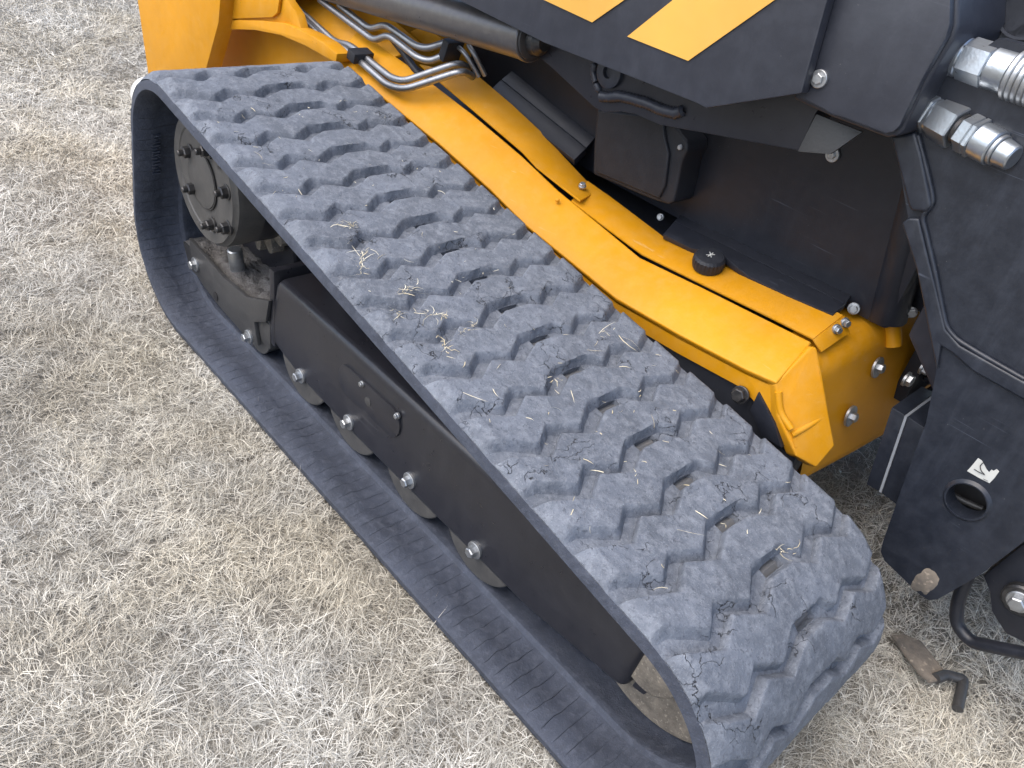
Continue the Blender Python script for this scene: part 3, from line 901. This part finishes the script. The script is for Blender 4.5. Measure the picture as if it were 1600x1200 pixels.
# inner knuckle plate under the arm with its weld
kn = [(0.3844, 0.6000, 0.8512), (0.4657, 0.6000, 0.8055), (0.5067, 0.6000, 0.7972), (0.6524, 0.6000, 0.7576), (0.6822, 0.6000, 0.7577), (0.7168, 0.6000, 0.7720), (0.7509, 0.6000, 0.7788), (0.8142, 0.6000, 0.7803), (1.0944, 0.6000, 0.8366), (1.0945, 0.6000, 0.8693), (1.0965, 0.6000, 0.8996), (1.1289, 0.6000, 0.9647), (1.0273, 0.6000, 0.9914), (0.5513, 0.6000, 0.9295)]
knuckle = prism('knuckle_plate', kn, 0.60, 0.66, 'frame', loader, bevel=0.003)
lathe('pivot_boss', [(0, 0.03), (0.010, 0.03), (0.012, 0.027), (0.012, 0.012), (0.004, 0.011)], (0.6749, 0.6020, 0.8333), (0, -1, 0), 'armblack', knuckle, 36)
def weld(name, pts, r, parent):
    P = [Vector(p) for p in pts]
    dens = []
    for a, b in zip(P, P[1:]):
        n = max(2, int((b - a).length / 0.0035))
        dens += [a.lerp(b, k / n) for k in range(n)]
    dens.append(P[-1])
    V, F = [], []
    n = 10
    for i, p in enumerate(dens):
        t = (dens[min(i + 1, len(dens) - 1)] - dens[max(i - 1, 0)]).normalized()
        u = t.orthogonal().normalized()
        w = t.cross(u)
        rr = r * (0.82 + 0.22 * (i % 2) + 0.12 * noise.noise((i * 0.3, 0, 0)))
        if i in (0, len(dens) - 1):
            rr *= 0.5
        for k in range(n):
            a = 2 * math.pi * k / n
            V.append(p + (u * math.cos(a) + w * math.sin(a)) * rr)
    for j in range(len(dens) - 1):
        for k in range(n):
            F.append([j * n + k, j * n + (k + 1) % n, (j + 1) * n + (k + 1) % n, (j + 1) * n + k])
    return mk(name, V, F, 'armblack', parent, smooth=True, auto=70)
weld('weld_bead', [(0.6331, 0.5980, 0.8375), (0.6331, 0.5980, 0.8207), (0.6449, 0.5980, 0.8049), (0.6599, 0.5980, 0.7901)], 0.007, knuckle)
weld('weld_bead', [(0.6644, 0.5970, 0.7843), (0.6869, 0.5970, 0.7892), (0.7105, 0.5970, 0.7994), (0.7448, 0.5970, 0.8047), (0.7757, 0.5970, 0.8078), (0.8146, 0.5970, 0.8080), (0.8434, 0.5970, 0.8120), (0.8600, 0.5970, 0.8234)], 0.0105, knuckle)
# arm end cover and the bracket behind it
cov = [(1.0736, 0.5450, 1.0831), (1.0852, 0.5450, 0.9802), (1.0814, 0.5450, 0.9246), (1.1308, 0.5450, 0.9219), (1.1473, 0.5450, 0.9190), (1.1659, 0.5450, 0.9206), (1.2335, 0.5450, 0.9213), (1.2425, 0.5450, 0.9273), (1.2471, 0.5450, 0.9380), (1.2489, 0.5450, 1.0009), (1.2550, 0.5450, 1.0577), (1.2526, 0.5450, 1.0728), (1.2310, 0.5450, 1.1195)]
cover = prism('arm_end_cover', cov, 0.545, 0.560, 'armblack', loader, bevel=0.003)
bolt((1.1089, 0.5430, 0.9590), (0, -1, 0), 0.0085, 0.006, 1.55, 'zinc', cover, 'cover_bolt')
brk = [(1.0648, 0.5620, 1.0813), (1.0689, 0.5620, 0.9483), (1.0702, 0.5620, 0.9158), (1.1412, 0.5620, 0.9115), (1.1648, 0.5620, 0.9120), (1.2311, 0.5620, 0.9129), (1.2439, 0.5620, 0.9195), (1.2486, 0.5620, 0.9305), (1.2509, 0.5620, 0.9962), (1.2596, 0.5620, 1.0553), (1.2573, 0.5620, 1.0738), (1.2353, 0.5620, 1.1207)]
prism('end_bracket', brk, 0.561, 0.74, 'armblack', loader, bevel=0.006, seg=3)
plate('end_gusset', [(1.0973, 0.6000, 0.8978), (1.0916, 0.5980, 0.8347), (1.1439, 0.6000, 0.8502), (1.1707, 0.6200, 0.8936)], 0.01, 'greyblack', loader, bevel=0.001)

# lift cylinder
ca, cb_ = Vector((-0.4198, 0.6000, 0.7451)), Vector((0.4683, 0.5850, 0.8343))
ax = cb_ - ca
ca = ca - ax * 0.5
ax = cb_ - ca
L = ax.length
cyl = lathe('lift_cylinder', [(0, 0.043), (L - 0.012, 0.043), (L - 0.010, 0.045), (L - 0.002, 0.045), (L, 0.043)], ca, ax, 'cylinder', loader, 56)
lathe('gland', [(0, 0.040), (0.005, 0.040), (0.008, 0.032)], cb_ + ax.normalized() * 0.0005, ax, 'print', cyl, 40)
lathe('rod', [(0, 0.028), (0.018, 0.027), (0.03, 0.016)], cb_ + ax.normalized() * 0.007, ax, 'blackoxide', cyl, 32)

# ------------------------------------------------------------------ hydraulic pipes and clamps
tube('hydraulic_pipe', [(-0.4823, 0.5700, 0.6619), (-0.2396, 0.5550, 0.6253), (-0.1798, 0.5500, 0.6392), (-0.1000, 0.5450, 0.6342), (0.0505, 0.5400, 0.6123), (0.1113, 0.5450, 0.6223), (0.2342, 0.6150, 0.7007), (0.2058, 0.6700, 0.6742)], 0.0085, 'pipe', loader, 0.03)
tube('hydraulic_pipe', [(-0.4582, 0.5800, 0.6646), (-0.2361, 0.5700, 0.6323), (-0.1618, 0.5650, 0.6470), (-0.0946, 0.5600, 0.6414), (0.0433, 0.5550, 0.6275), (0.0888, 0.5600, 0.6338), (0.2014, 0.6250, 0.7076), (0.1767, 0.6800, 0.6857)], 0.0085, 'pipe', loader, 0.03)
tube('hydraulic_pipe', [(-0.3575, 0.5950, 0.7059), (-0.0957, 0.5950, 0.6740), (-0.0473, 0.6000, 0.7025), (0.0785, 0.6000, 0.6842), (0.1161, 0.6100, 0.6859), (0.1551, 0.6300, 0.7141)], 0.0085, 'pipe', loader, 0.025)
tube('hydraulic_pipe', [(-0.2867, 0.6100, 0.7107), (-0.1400, 0.6100, 0.6893), (-0.0819, 0.6150, 0.7170), (0.0501, 0.6150, 0.7022), (0.0891, 0.6200, 0.7072), (0.1337, 0.6400, 0.7338)], 0.0085, 'pipe', loader, 0.025)
tube('hydraulic_pipe', [(0.1554, 0.6500, 0.7338), (0.1957, 0.6500, 0.7251), (0.2173, 0.6800, 0.6772)], 0.006, 'pipe', loader, 0.02)
tube('hydraulic_pipe', [(0.1893, 0.6600, 0.7430), (0.2134, 0.6600, 0.7298), (0.2280, 0.6900, 0.6829)], 0.006, 'pipe', loader, 0.02)
tube('hydraulic_hose', [(-0.0709, 0.6250, 0.6923), (-0.0066, 0.6250, 0.6674), (0.0401, 0.6250, 0.6442), (0.0730, 0.6300, 0.6292)], 0.009, 'plastic', loader, 0.02)
def clampblock(px, size, rot):
    V, F = boxd((0, 0, 0), size)
    R_ = Matrix.Rotation(rot, 4, 'Y')
    V = [R_ @ Vector(v) + Vector(px) for v in V]
    return mk('pipe_clamp', V, F, 'plastic', loader, bevel=0.003)
clampblock((-0.0881, 0.5500, 0.6421), (0.034, 0.058, 0.026), 0.2)
clampblock((0.1532, 0.6400, 0.7219), (0.022, 0.05, 0.05), 0.3)
plate('hose_shelf', [(-0.0923, 0.7000, 0.6939), (-0.0000, 0.7000, 0.6694), (0.0154, 0.7200, 0.7073), (-0.0672, 0.7200, 0.7159)], 0.01, 'yellow', loader, bevel=0.002)

# ------------------------------------------------------------------ quick couplers
def sections(name, a, b, secs, parent):
    """secs: list of (t0, t1, r0, r1, sides, material, partname) along the unit axis a->b in metres"""
    a, b = Vector(a), Vector(b)
    ax = (b - a).normalized()
    first = None
    for t0, t1, r0, r1, n, mat, nm in secs:
        ch = min(0.002, (t1 - t0) * 0.2)
        prof = [(0, r0 - ch), (ch, r0), (t1 - t0 - ch, r1), (t1 - t0, r1 - ch)]
        V, F = lathe_data(prof, a + ax * t0, ax, n, 0.35)
        o = mk(name if first is None else nm, V, F, mat, parent if first is None else first, smooth=True, auto=28)
        if first is None:
            first = o
    return first
ua, ub = (1.2334, 0.6300, 1.0288), (1.3445, 0.6250, 1.0284)
cu = sections('quick_coupler', ua, ub, [(0, .020, 0.0310, 0.0310, 6, 'zincpale', 'nut'), (.020, .028, 0.0269, 0.0269, 32, 'zincpale', 'neck'), (.028, .066, 0.0298, 0.0298, 6, 'zincpale', 'hex_body'),
     (.066, .096, 0.0275, 0.0275, 40, 'zincpale', 'barrel')] + [(.096 + .008 * k, .1035 + .008 * k, 0.0322, 0.0322, 48, 'zinc', 'knurled_ring') for k in range(6)], loader)
cu['label'] = 'upper silver hydraulic quick coupler with knurled sleeve'
la, lb = (1.2412, 0.6300, 0.9503), (1.3950, 0.6000, 0.9364)
cl = sections('quick_coupler', la, lb, [(0, .017, 0.0310, 0.0310, 6, 'zincpale', 'nut'), (.017, .022, 0.0257, 0.0257, 32, 'zincpale', 'neck'), (.022, .060, 0.0310, 0.0310, 6, 'zincpale', 'hex_body'),
     (.060, .068, 0.0222, 0.0222, 32, 'blackoxide', 'neck'), (.068, .085, 0.0275, 0.0275, 6, 'zincpale', 'hex_body'), (.085, .093, 0.0281, 0.0281, 6, 'zincpale', 'hex_body'), (.093, .122, 0.0252, 0.0252, 40, 'zincpale', 'barrel'),
     (.122, .128, 0.0216, 0.0216, 40, 'zinc', 'neck'), (.128, .150, 0.0193, 0.0170, 40, 'zincpale', 'plug_end')], loader)
cl['label'] = 'lower silver hydraulic quick coupler pointing down'

# ------------------------------------------------------------------ attachment plate at the right
YH = 0.62
ho = [(1.2143, 0.6200, 0.9015), (1.2444, 0.6200, 0.8671), (1.2927, 0.6200, 0.7995), (1.3463, 0.6200, 0.7326), (1.4014, 0.6200, 0.6591), (1.4332, 0.6200, 0.6056), (1.4584, 0.6200, 0.5195), (1.4779, 0.6200, 0.3929), (1.4973, 0.6200, 0.2763), (1.5031, 0.6200, 0.2534), (1.5160, 0.6200, 0.2421), (1.5921, 0.6200, 0.2257), (1.6076, 0.6200, 0.2279), (1.6172, 0.6200, 0.2414), (1.6449, 0.6200, 0.3316), (1.6642, 0.6200, 0.4282), (1.6821, 0.6200, 0.5343), (1.6225, 0.6200, 0.7047), (1.4197, 0.6200, 1.0693), (1.2932, 0.6200, 1.0645), (1.2447, 0.6200, 0.9994)]
# flat side plate with the round port cut through it
def plate_with_hole(name, poly, hc, hr, y0, y1, mat, parent):
    bm = bmesh.new()
    q = [(p[0], p[-1]) for p in poly]
    nh = 40
    rings = {}
    for y in (y0, y1):
        ov = [bm.verts.new((x, y, z)) for x, z in q]
        hv = [bm.verts.new((hc[0] + hr * math.cos(2 * math.pi * k / nh), y, hc[1] + hr * 1.0 * math.sin(2 * math.pi * k / nh))) for k in range(nh)]
        ed = [bm.edges.new((ov[i], ov[(i + 1) % len(ov)])) for i in range(len(ov))] + [bm.edges.new((hv[i], hv[(i + 1) % nh])) for i in range(nh)]
        bmesh.ops.triangle_fill(bm, edges=ed, use_beauty=True)
        rings[y] = (ov, hv)
    for a, b in ((rings[y0][0], rings[y1][0]), (rings[y0][1], rings[y1][1])):
        for i in range(len(a)):
            bm.faces.new((a[i], a[(i + 1) % len(a)], b[(i + 1) % len(a)], b[i]))
    bmesh.ops.recalc_face_normals(bm, faces=bm.faces)
    me = bpy.data.meshes.new(name)
    bm.to_mesh(me)
    bm.free()
    me.materials.append(M[mat])
    return link(bpy.data.objects.new(name, me), parent)
hc = (1.5691, 0.6200, 0.4364)
hitch = plate_with_hole('attachment_plate', ho, (hc[0], hc[2]), 0.030, YH, YH + 0.03, 'navy', loader)
hitch['label'] = 'scratched navy black attachment plate with a round port and torn sticker'
# raised rim around the port
V, F = [], []
nn = 40
for d, r in ((0, 0.030), (-0.005, 0.0303), (-0.005, 0.0325), (0.0, 0.037)):
    for k in range(nn):
        a = 2 * math.pi * k / nn
        V.append((hc[0] + r * math.cos(a), YH + d, hc[2] + r * math.sin(a)))
for j in range(3):
    for k in range(nn):
        F.append([j * nn + k, j * nn + (k + 1) % nn, (j + 1) * nn + (k + 1) % nn, (j + 1) * nn + k])
mk('port_rim', V, F, 'navy', hitch, smooth=True, auto=40)
tube('port_latch', [(1.5307, 0.6600, 0.4081), (1.5555, 0.6650, 0.4038), (1.5897, 0.6700, 0.4078)], 0.005, 'greyblack', hitch, 0.01)
box('port_back', (hc[0] - 0.06, YH + 0.075, hc[2] - 0.06), (hc[0] + 0.06, YH + 0.085, hc[2] + 0.06), 'print', hitch)
# raised left rib and folded edge
prism('edge_rib', [(1.2866, 0.6130, 0.7949), (1.2928, 0.6130, 0.8061), (1.3068, 0.6130, 0.8114), (1.3435, 0.6130, 0.7659), (1.3789, 0.6130, 0.7234), (1.4168, 0.6130, 0.6761), (1.4453, 0.6130, 0.6638), (1.5437, 0.6130, 0.6602), (1.6499, 0.6130, 0.6589), (1.6636, 0.6130, 0.6342), (1.5570, 0.6130, 0.6351), (1.4789, 0.6130, 0.6372), (1.4415, 0.6130, 0.6473), (1.4218, 0.6130, 0.6496), (1.4354, 0.6130, 0.6095), (1.3981, 0.6130, 0.6593), (1.3371, 0.6130, 0.7408)], 0.6115, 0.6195, 'navy', hitch, bevel=0.005, seg=3)
prism('edge_rib', [(1.2168, 0.6110, 0.9053), (1.2257, 0.6110, 0.9086), (1.2476, 0.6110, 0.9223), (1.2695, 0.6110, 0.8978), (1.3038, 0.6110, 0.8524), (1.3162, 0.6110, 0.8355), (1.3133, 0.6110, 0.8250), (1.2935, 0.6110, 0.8173), (1.2859, 0.6110, 0.8223)], 0.609, 0.6195, 'navy', hitch, bevel=0.006, seg=3)
tube('edge_weld', [(1.2516, 0.6160, 0.9175), (1.2753, 0.6160, 0.8896), (1.3056, 0.6160, 0.8524), (1.3147, 0.6160, 0.8380), (1.3080, 0.6160, 0.8145), (1.3223, 0.6160, 0.7979), (1.3596, 0.6160, 0.7514), (1.4139, 0.6160, 0.6793), (1.4356, 0.6160, 0.6687), (1.4832, 0.6160, 0.6649), (1.5416, 0.6160, 0.6623)], 0.0038, 'navy', hitch, 0.02)
# torn sticker
st = plate('sticker', [(1.5461, 0.6185, 0.4829), (1.5476, 0.6185, 0.4964), (1.5488, 0.6185, 0.5121), (1.5551, 0.6185, 0.5117), (1.5615, 0.6185, 0.5073), (1.5666, 0.6185, 0.5032), (1.5720, 0.6185, 0.5007), (1.5729, 0.6185, 0.5068), (1.5760, 0.6185, 0.5066), (1.5781, 0.6185, 0.5122), (1.5828, 0.6185, 0.5107), (1.5826, 0.6185, 0.4957), (1.5811, 0.6185, 0.4850), (1.5656, 0.6185, 0.4834)], 0.001, 'white', hitch)
for pts in ([(1523,733), (1530,737), (1540,742)], [(1533,722), (1531,730), (1535,738), (1537,743)], [(1536,748), (1543,752)]):
    pass
tube('sticker_print', [(1.5529, 0.6172, 0.4930), (1.5612, 0.6172, 0.4928), (1.5697, 0.6172, 0.4942)], 0.0007, 'print', hitch, 0.003, 6)
tube('sticker_print', [(1.5584, 0.6172, 0.5122), (1.5570, 0.6172, 0.5030), (1.5624, 0.6172, 0.4965), (1.5685, 0.6172, 0.4946)], 0.0007, 'print', hitch, 0.003, 6)
tube('sticker_print', [(1.5706, 0.6172, 0.4866), (1.5783, 0.6172, 0.4874)], 0.0004, 'print', hitch, 0.003, 6)
# dried mud smeared on the lower tip of the plate
mc = (1.5893, 0.6195, 0.2537)
V, F = [(mc[0], 0.6170, mc[2])], []
for j in range(1, 5):
    for k in range(28):
        a = 2 * math.pi * k / 28
        r = 0.0055 * j * (1 + 0.45 * noise.noise((math.cos(a) * 1.5, math.sin(a) * 1.5, j * 0.15)))
        V.append((mc[0] + r * 0.8 * math.cos(a), 0.6170 + 0.0005 * j + 0.0008 * noise.noise((k * 1.7, j * 2.3, 0)) + (0.0012 if j == 4 else 0), mc[2] + r * 1.25 * math.sin(a)))
F += [[0, 1 + k, 1 + (k + 1) % 28] for k in range(28)]
F += [[1 + (j - 1) * 28 + k, 1 + j * 28 + k, 1 + j * 28 + (k + 1) % 28, 1 + (j - 1) * 28 + (k + 1) % 28] for j in range(1, 4) for k in range(28)]
mk('mud_smear', V, F, 'mudplate', hitch, smooth=True, auto=180)
# bumper block between chassis and plate
b0, b1 = (1.4139, 0.6750, 0.4816), (1.4400, 0.6750, 0.3208)
b2, b3 = (1.3889, 0.6750, 0.4812), (1.4153, 0.6750, 0.3182)
blk = prism('bumper_block', [b2, b0, b1, b3], 0.675, 0.80, 'navy', loader, bevel=0.003)
prism('bumper_seam', [(b0[0] + .0005, b0[2] - .001), (b0[0] + .005, b0[2] - .001), (b1[0] + .005, b1[2] + .001), (b1[0] + .0005, b1[2] + .001)], 0.674, 0.795, 'greyseam', blk)
prism('bumper_face', [(b0[0] + .0055, b0[2]), (b0[0] + .05, b0[2] - .004), (b1[0] + .05, b1[2] - .004), (b1[0] + .0055, b1[2])], 0.675, 0.80, 'navy', blk, bevel=0.002)
# lower right: pivot bolt, bracket, bent guard pipe
pv_poly = [(1.6470, 0.6600, 0.3038), (1.6681, 0.6600, 0.2841), (1.6871, 0.6600, 0.2538), (1.7223, 0.6600, 0.2322), (1.7509, 0.6600, 0.2386), (1.8206, 0.6600, 0.2601), (1.7681, 0.6600, 0.4237), (1.6794, 0.6600, 0.4835), (1.6646, 0.6600, 0.4015)]
pb = prism('pivot_bracket', pv_poly, 0.66, 0.75, 'black', loader, bevel=0.006)
pc = (1.7088, 0.6450, 0.3124)
lathe('pivot_collar', [(0.0, 0.028), (0.012, 0.028), (0.015, 0.025)], (pc[0], 0.66, pc[2]), (0, -1, 0), 'blackoxide', pb, 40)
bolt((pc[0], 0.645, pc[2]), (0, -1, 0), 0.0135, 0.013, 1.4, 'zinc', pb, 'pivot_bolt')
tube('guard_pipe', [(1.6267, 0.6800, 0.2869), (1.6399, 0.6800, 0.2152), (1.6588, 0.6800, 0.1730), (1.6919, 0.6750, 0.1627), (1.7677, 0.6600, 0.2268), (1.8656, 0.6400, 0.3232)], 0.0115, 'black', loader, 0.05)
# round housing at the top right corner
rc = (1.2742, 0.7400, 1.0920)
rh = lathe('round_housing', [(0, 0.075), (0.02, 0.075), (0.024, 0.071), (0.024, 0.03), (0.014, 0.028), (0.014, 0.004)], (rc[0], 0.76, rc[2]), (0.15, -1, 0.1), 'black', loader, 48)
lathe('housing_ring', [(0.0, 0.038), (0.005, 0.038), (0.005, 0.034), (0.0, 0.034)], (rc[0] + .004, 0.735, rc[2] + .002), (0.15, -1, 0.1), 'armblack', rh, 40)
box('hitch_beam', (1.75, 0.80, 0.35), (1.98, 2.0, 0.95), 'black', loader, bevel=0.02)  # out of view; added to shade the ground ahead of the track
box('arm_crossbar', (1.33, 0.80, 0.66), (1.74, 2.0, 1.15), 'black', loader, bevel=0.02)
prism('plate_backing', [(1.36, 0.62), (1.36, 1.1), (2.1, 1.1), (2.1, 0.45), (1.66, 0.45), (1.5, 0.5)], 0.652, 0.79, 'black', loader, bevel=0.01)

# ------------------------------------------------------------------ things lying about
# white ball behind the track
ball = (-1.5486, 0.5688, 0.0620)
V, F = [], []
nu, nvv = 32, 18
prof = [(0.072 * math.cos(-math.pi / 2 + math.pi * j / nvv), 0.072 * math.sin(-math.pi / 2 + math.pi * j / nvv)) for j in range(nvv + 1)]
Vb, Fb = lathe_data([(z, max(r, 0.0004)) for r, z in prof], ball, (0.1, 0.1, 1), nu)
o = mk('ball', Vb, Fb, 'white', None, smooth=True, auto=180)
o['label'] = 'white round ball on the grass, mostly hidden behind the rear of the track'
o['category'] = 'ball'
# plate and bent tube added as stand-ins for smeared image artefacts
g = [(1.5850, 0.7166, 0.0300), (1.5982, 0.7406, 0.0300), (1.6296, 0.7545, 0.0300), (1.6664, 0.7368, 0.0300), (1.6892, 0.7257, 0.0300), (1.6932, 0.6986, 0.0300), (1.6839, 0.6765, 0.0300), (1.6588, 0.6784, 0.0300), (1.6234, 0.6957, 0.0300)]
o = plate('artefact_plate', g, 0.006, 'mudplate', None, bevel=0.001)
o['label'] = 'thin muddy plate in the grass by the front of the track, stand-in for an image artefact'
o['category'] = 'artefact stand-in'
o = tube('artefact_tube', [(1.6857, 0.6927, 0.0300), (1.6946, 0.7191, 0.0300), (1.7218, 0.7384, 0.0300), (1.7412, 0.6732, 0.0200)], 0.010, 'greyblack', None, 0.008)
o['label'] = 'short bent dark grey tube in the grass beside the plate, stand-in for an image artefact'
o['category'] = 'pipe'

# ------------------------------------------------------------------ blades: dry lawn, straw litter, straw tufts
def blades_mesh(name, root, az, elev, length, width, bend, tone, mat, curl=None, seg=3):
    """ribbons; all arguments are arrays of one value per blade"""
    n = len(az)
    curl = np.zeros(n) if curl is None else curl
    ts = np.linspace(0, 1, seg + 1)
    P = np.zeros((n, seg + 1, 3))
    p = root.copy()
    P[:, 0] = p
    e = elev.copy()
    a = az.copy()
    for k in range(seg):
        st = length / seg
        d = np.stack([np.cos(e) * np.cos(a), np.cos(e) * np.sin(a), np.sin(e)], 1)
        p = p + d * st[:, None]
        P[:, k + 1] = p
        e = e - bend / seg
        a = a + curl / seg
    roll = rng.uniform(-0.9, 0.9, n)
    side = np.stack([-np.sin(az) * np.cos(roll), np.cos(az) * np.cos(roll), np.sin(roll)], 1)
    wprof = np.array([0.8, 1.0, 0.75, 0.0]) if seg == 3 else np.linspace(1, 0.1, seg + 1)
    Vs = []
    for k in range(seg):
        off = side * (width * wprof[k] * 0.5)[:, None]
        Vs += [P[:, k] - off, P[:, k] + off]
    Vs.append(P[:, seg])
    vpb = 2 * seg + 1
    Vv = np.stack(Vs, 1).reshape(-1, 3)
    base = np.arange(n) * vpb
    tris = []
    for k in range(seg - 1):
        a0, a1, b0, b1 = 2 * k, 2 * k + 1, 2 * k + 2, 2 * k + 3
        tris += [(a0, a1, b1), (a0, b1, b0)]
    tris.append((2 * seg - 2, 2 * seg - 1, 2 * seg))
    T = (base[:, None, None] + np.array(tris)[None]).reshape(-1, 3)
    me = bpy.data.meshes.new(name)
    me.vertices.add(len(Vv))
    me.vertices.foreach_set('co', Vv.astype(np.float32).ravel())
    me.loops.add(T.size)
    me.loops.foreach_set('vertex_index', T.astype(np.int32).ravel())
    me.polygons.add(len(T))
    me.polygons.foreach_set('loop_start', (np.arange(len(T)) * 3).astype(np.int32))
    me.polygons.foreach_set('loop_total', np.full(len(T), 3, np.int32))
    at = me.attributes.new('tone', 'FLOAT', 'POINT')
    at.data.foreach_set('value', np.repeat(tone, vpb).astype(np.float32))
    me.update()
    me.polygons.foreach_set('use_smooth', [True] * len(T))
    me.materials.append(M[mat])
    o = bpy.data.objects.new(name, me)
    COL.objects.link(o)
    return o

def vnoise(x, y, s, seed):
    """cheap value noise, vectorised"""
    r = np.random.default_rng(seed)
    tab = r.random((64, 64))
    gx_, gy_ = x * s, y * s
    ix, iy = np.floor(gx_).astype(int), np.floor(gy_).astype(int)
    fx, fy = gx_ - ix, gy_ - iy
    fx, fy = fx * fx * (3 - 2 * fx), fy * fy * (3 - 2 * fy)
    g = lambda a, b: tab[a % 64, b % 64]
    return (g(ix, iy) * (1 - fx) + g(ix + 1, iy) * fx) * (1 - fy) + (g(ix, iy + 1) * (1 - fx) + g(ix + 1, iy + 1) * fx) * fy

def lawn_points():
    """(x, y, width scale) in bands that thin out with distance from the standing viewer"""
    out = []
    cxv, cyv = 1.3, -0.3
    for r0, r1, dens in ((0.0, 1.15, 95000), (1.15, 1.9, 58000), (1.9, 3.0, 34000), (3.0, 4.6, 20000), (4.6, 7.5, 3500)):
        n = int(dens * math.pi * (r1 * r1 - r0 * r0))
        r = np.sqrt(rng.uniform(r0 * r0, r1 * r1, n))
        a = rng.uniform(0, 2 * math.pi, n)
        x, y = cxv + r * np.cos(a), cyv + r * np.sin(a)
        # under the loader and well away from it the sward is thin or not grown at all
        keep = (y < 0.02) | (x > 1.40) | (x < -0.24) | ((y > 0.46) & (x > 1.05))
        keep &= (y < 1.9) & (y > -2.0) & (x < 2.4)
        core = (y > -0.45 - 0.32 * np.clip(x, -1.2, 1.4)) & (y < 1.25 - 0.1 * x) | (x > 1.3) & (y > 0)
        keep &= core | (rng.random(n) < 0.2)
        bare = vnoise(x, y, 5.5, 21) * 0.6 + vnoise(x, y, 19, 22) * 0.4
        keep &= rng.random(n) > np.clip((bare - 0.64) * 2.6, 0, 0.6)
        out.append((x[keep], y[keep], np.full(keep.sum(), 0.5 * (r0 + r1))))
    return [np.concatenate(c) for c in zip(*out)]

lx, ly, ld = lawn_points()
nb = len(lx)
# gather roots into loose tufts
tx = lx + 0.010 * np.cos(vnoise(lx, ly, 38, 3) * 12.6)
ty = ly + 0.010 * np.sin(vnoise(lx, ly, 38, 4) * 12.6)
z0 = 0.012 * (vnoise(tx, ty, 1.7, 11) - 0.5) + 0.010 * (vnoise(tx, ty, 7, 12) - 0.5) - 0.010 + rng.uniform(0, 0.016, nb)
flow = vnoise(tx, ty, 9, 5) * 9.0
az = np.where(rng.random(nb) < 0.45, flow + rng.normal(0, 0.7, nb), rng.uniform(0, 2 * math.pi, nb))
elev = np.clip(rng.gamma(2.0, 0.22, nb), 0.02, 1.3)
lod = np.clip(ld / 1.1, 1.0, 5.0)
length = np.where(rng.random(nb) < 0.04, rng.uniform(0.04, 0.07, nb), rng.uniform(0.012, 0.038, nb)) * (0.75 + 0.6 * vnoise(tx, ty, 4, 6)) * lod ** 0.25
width = rng.uniform(0.00055, 0.0012, nb) * lod ** 0.66
bend = rng.normal(0.6, 0.5, nb)
patch = vnoise(tx, ty, 3.2, 7) * 0.5 + vnoise(tx, ty, 11, 8) * 0.5
tone = np.clip(rng.beta(1.3, 1.0, nb) * 0.9 + (patch - 0.5) * 0.7 + 0.1, 0, 1)
lawn = blades_mesh('dry_grass', np.stack([tx, ty, z0], 1), az, elev, length, width, bend, tone, 'grass', rng.normal(0, 0.35, nb))
lawn['kind'] = 'stuff'
lawn['label'] = 'pale dry dormant grass covering the ground'
lawn['category'] = 'grass'

# straw on the track
def track_points(uvs):
    out = []
    for u, v in uvs:
        p = on_belt(S0 + u * PITCH, v, LUG + 0.0015)
        out.append(p)
    return np.array(out)

nl = 120
us = rng.uniform(1.5, 16.5, nl)
vv = rng.uniform(0.03, 0.44, nl)
o = blades_mesh('straw_litter', track_points(list(zip(us, vv))), rng.uniform(0, 6.28, nl), rng.uniform(-0.05, 0.12, nl) - 0.1, rng.gamma(2.0, 0.007, nl) + 0.004,
                rng.uniform(0.0006, 0.0013, nl), rng.normal(0, 0.2, nl), rng.uniform(0.4, 1, nl), 'straw', rng.normal(0, 1.0, nl))
o['kind'] = 'stuff'
o['label'] = 'loose bits of pale straw scattered over the rubber track'
o['category'] = 'straw'
TUFTS = [
    ((6.59, 0.097, 26, 0.020), 'dense straw tuft on the track nearest the drive hub'),
    ((7.77, 0.067, 34, 0.022), 'largest straw tuft, with long trailing stems, on the track'),
    ((8.85, 0.094, 20, 0.018), 'straw tuft with two bent stems, just forward of the largest one'),
    ((9.63, 0.103, 26, 0.018), 'bushy straw tuft at mid width of the track top'),
    ((9.36, 0.048, 10, 0.012), 'small pale straw tuft near the outer track edge'),
    ((10.25, 0.129, 18, 0.016), 'flat spread straw tuft near the middle of the track'),
    ((10.45, 0.074, 14, 0.012), 'short straw tuft nearest the front among those on the rear half'),
    ((11.56, 0.375, 7, 0.030), 'thin branching twig of straw near the yellow panel'),
    ((12.08, 0.201, 6, 0.012), 'few straws beside a square track window'),
    ((16.89, 0.287, 12, 0.014), 'straw tuft on the front curve of the track')]
for (u, v, n, sz), lab in TUFTS:
    c = track_points([(u, v)])[0]
    th = rng.uniform(0, 3.14)
    along = rng.normal(0, sz * 0.7, n)
    root = c + np.stack([along * math.cos(th) + rng.normal(0, sz * 0.18, n), along * math.sin(th) + rng.normal(0, sz * 0.18, n), rng.uniform(-0.001, 0.004, n) - 0.17 * (along * math.cos(th))], 1)
    o = blades_mesh('straw_tuft', root, np.where(rng.random(n) < 0.5, th + rng.normal(0, 0.5, n), rng.uniform(0, 6.28, n)), rng.normal(0.02, 0.22, n), rng.gamma(3.0, 0.33, n) * sz, rng.uniform(0.0007, 0.0014, n),
                    rng.normal(0.2, 0.4, n), rng.uniform(0.3, 1, n), 'straw', rng.normal(0, 1.6, n))
    o['label'] = lab
    o['category'] = 'straw'
    o['group'] = 'straw tufts on the track'
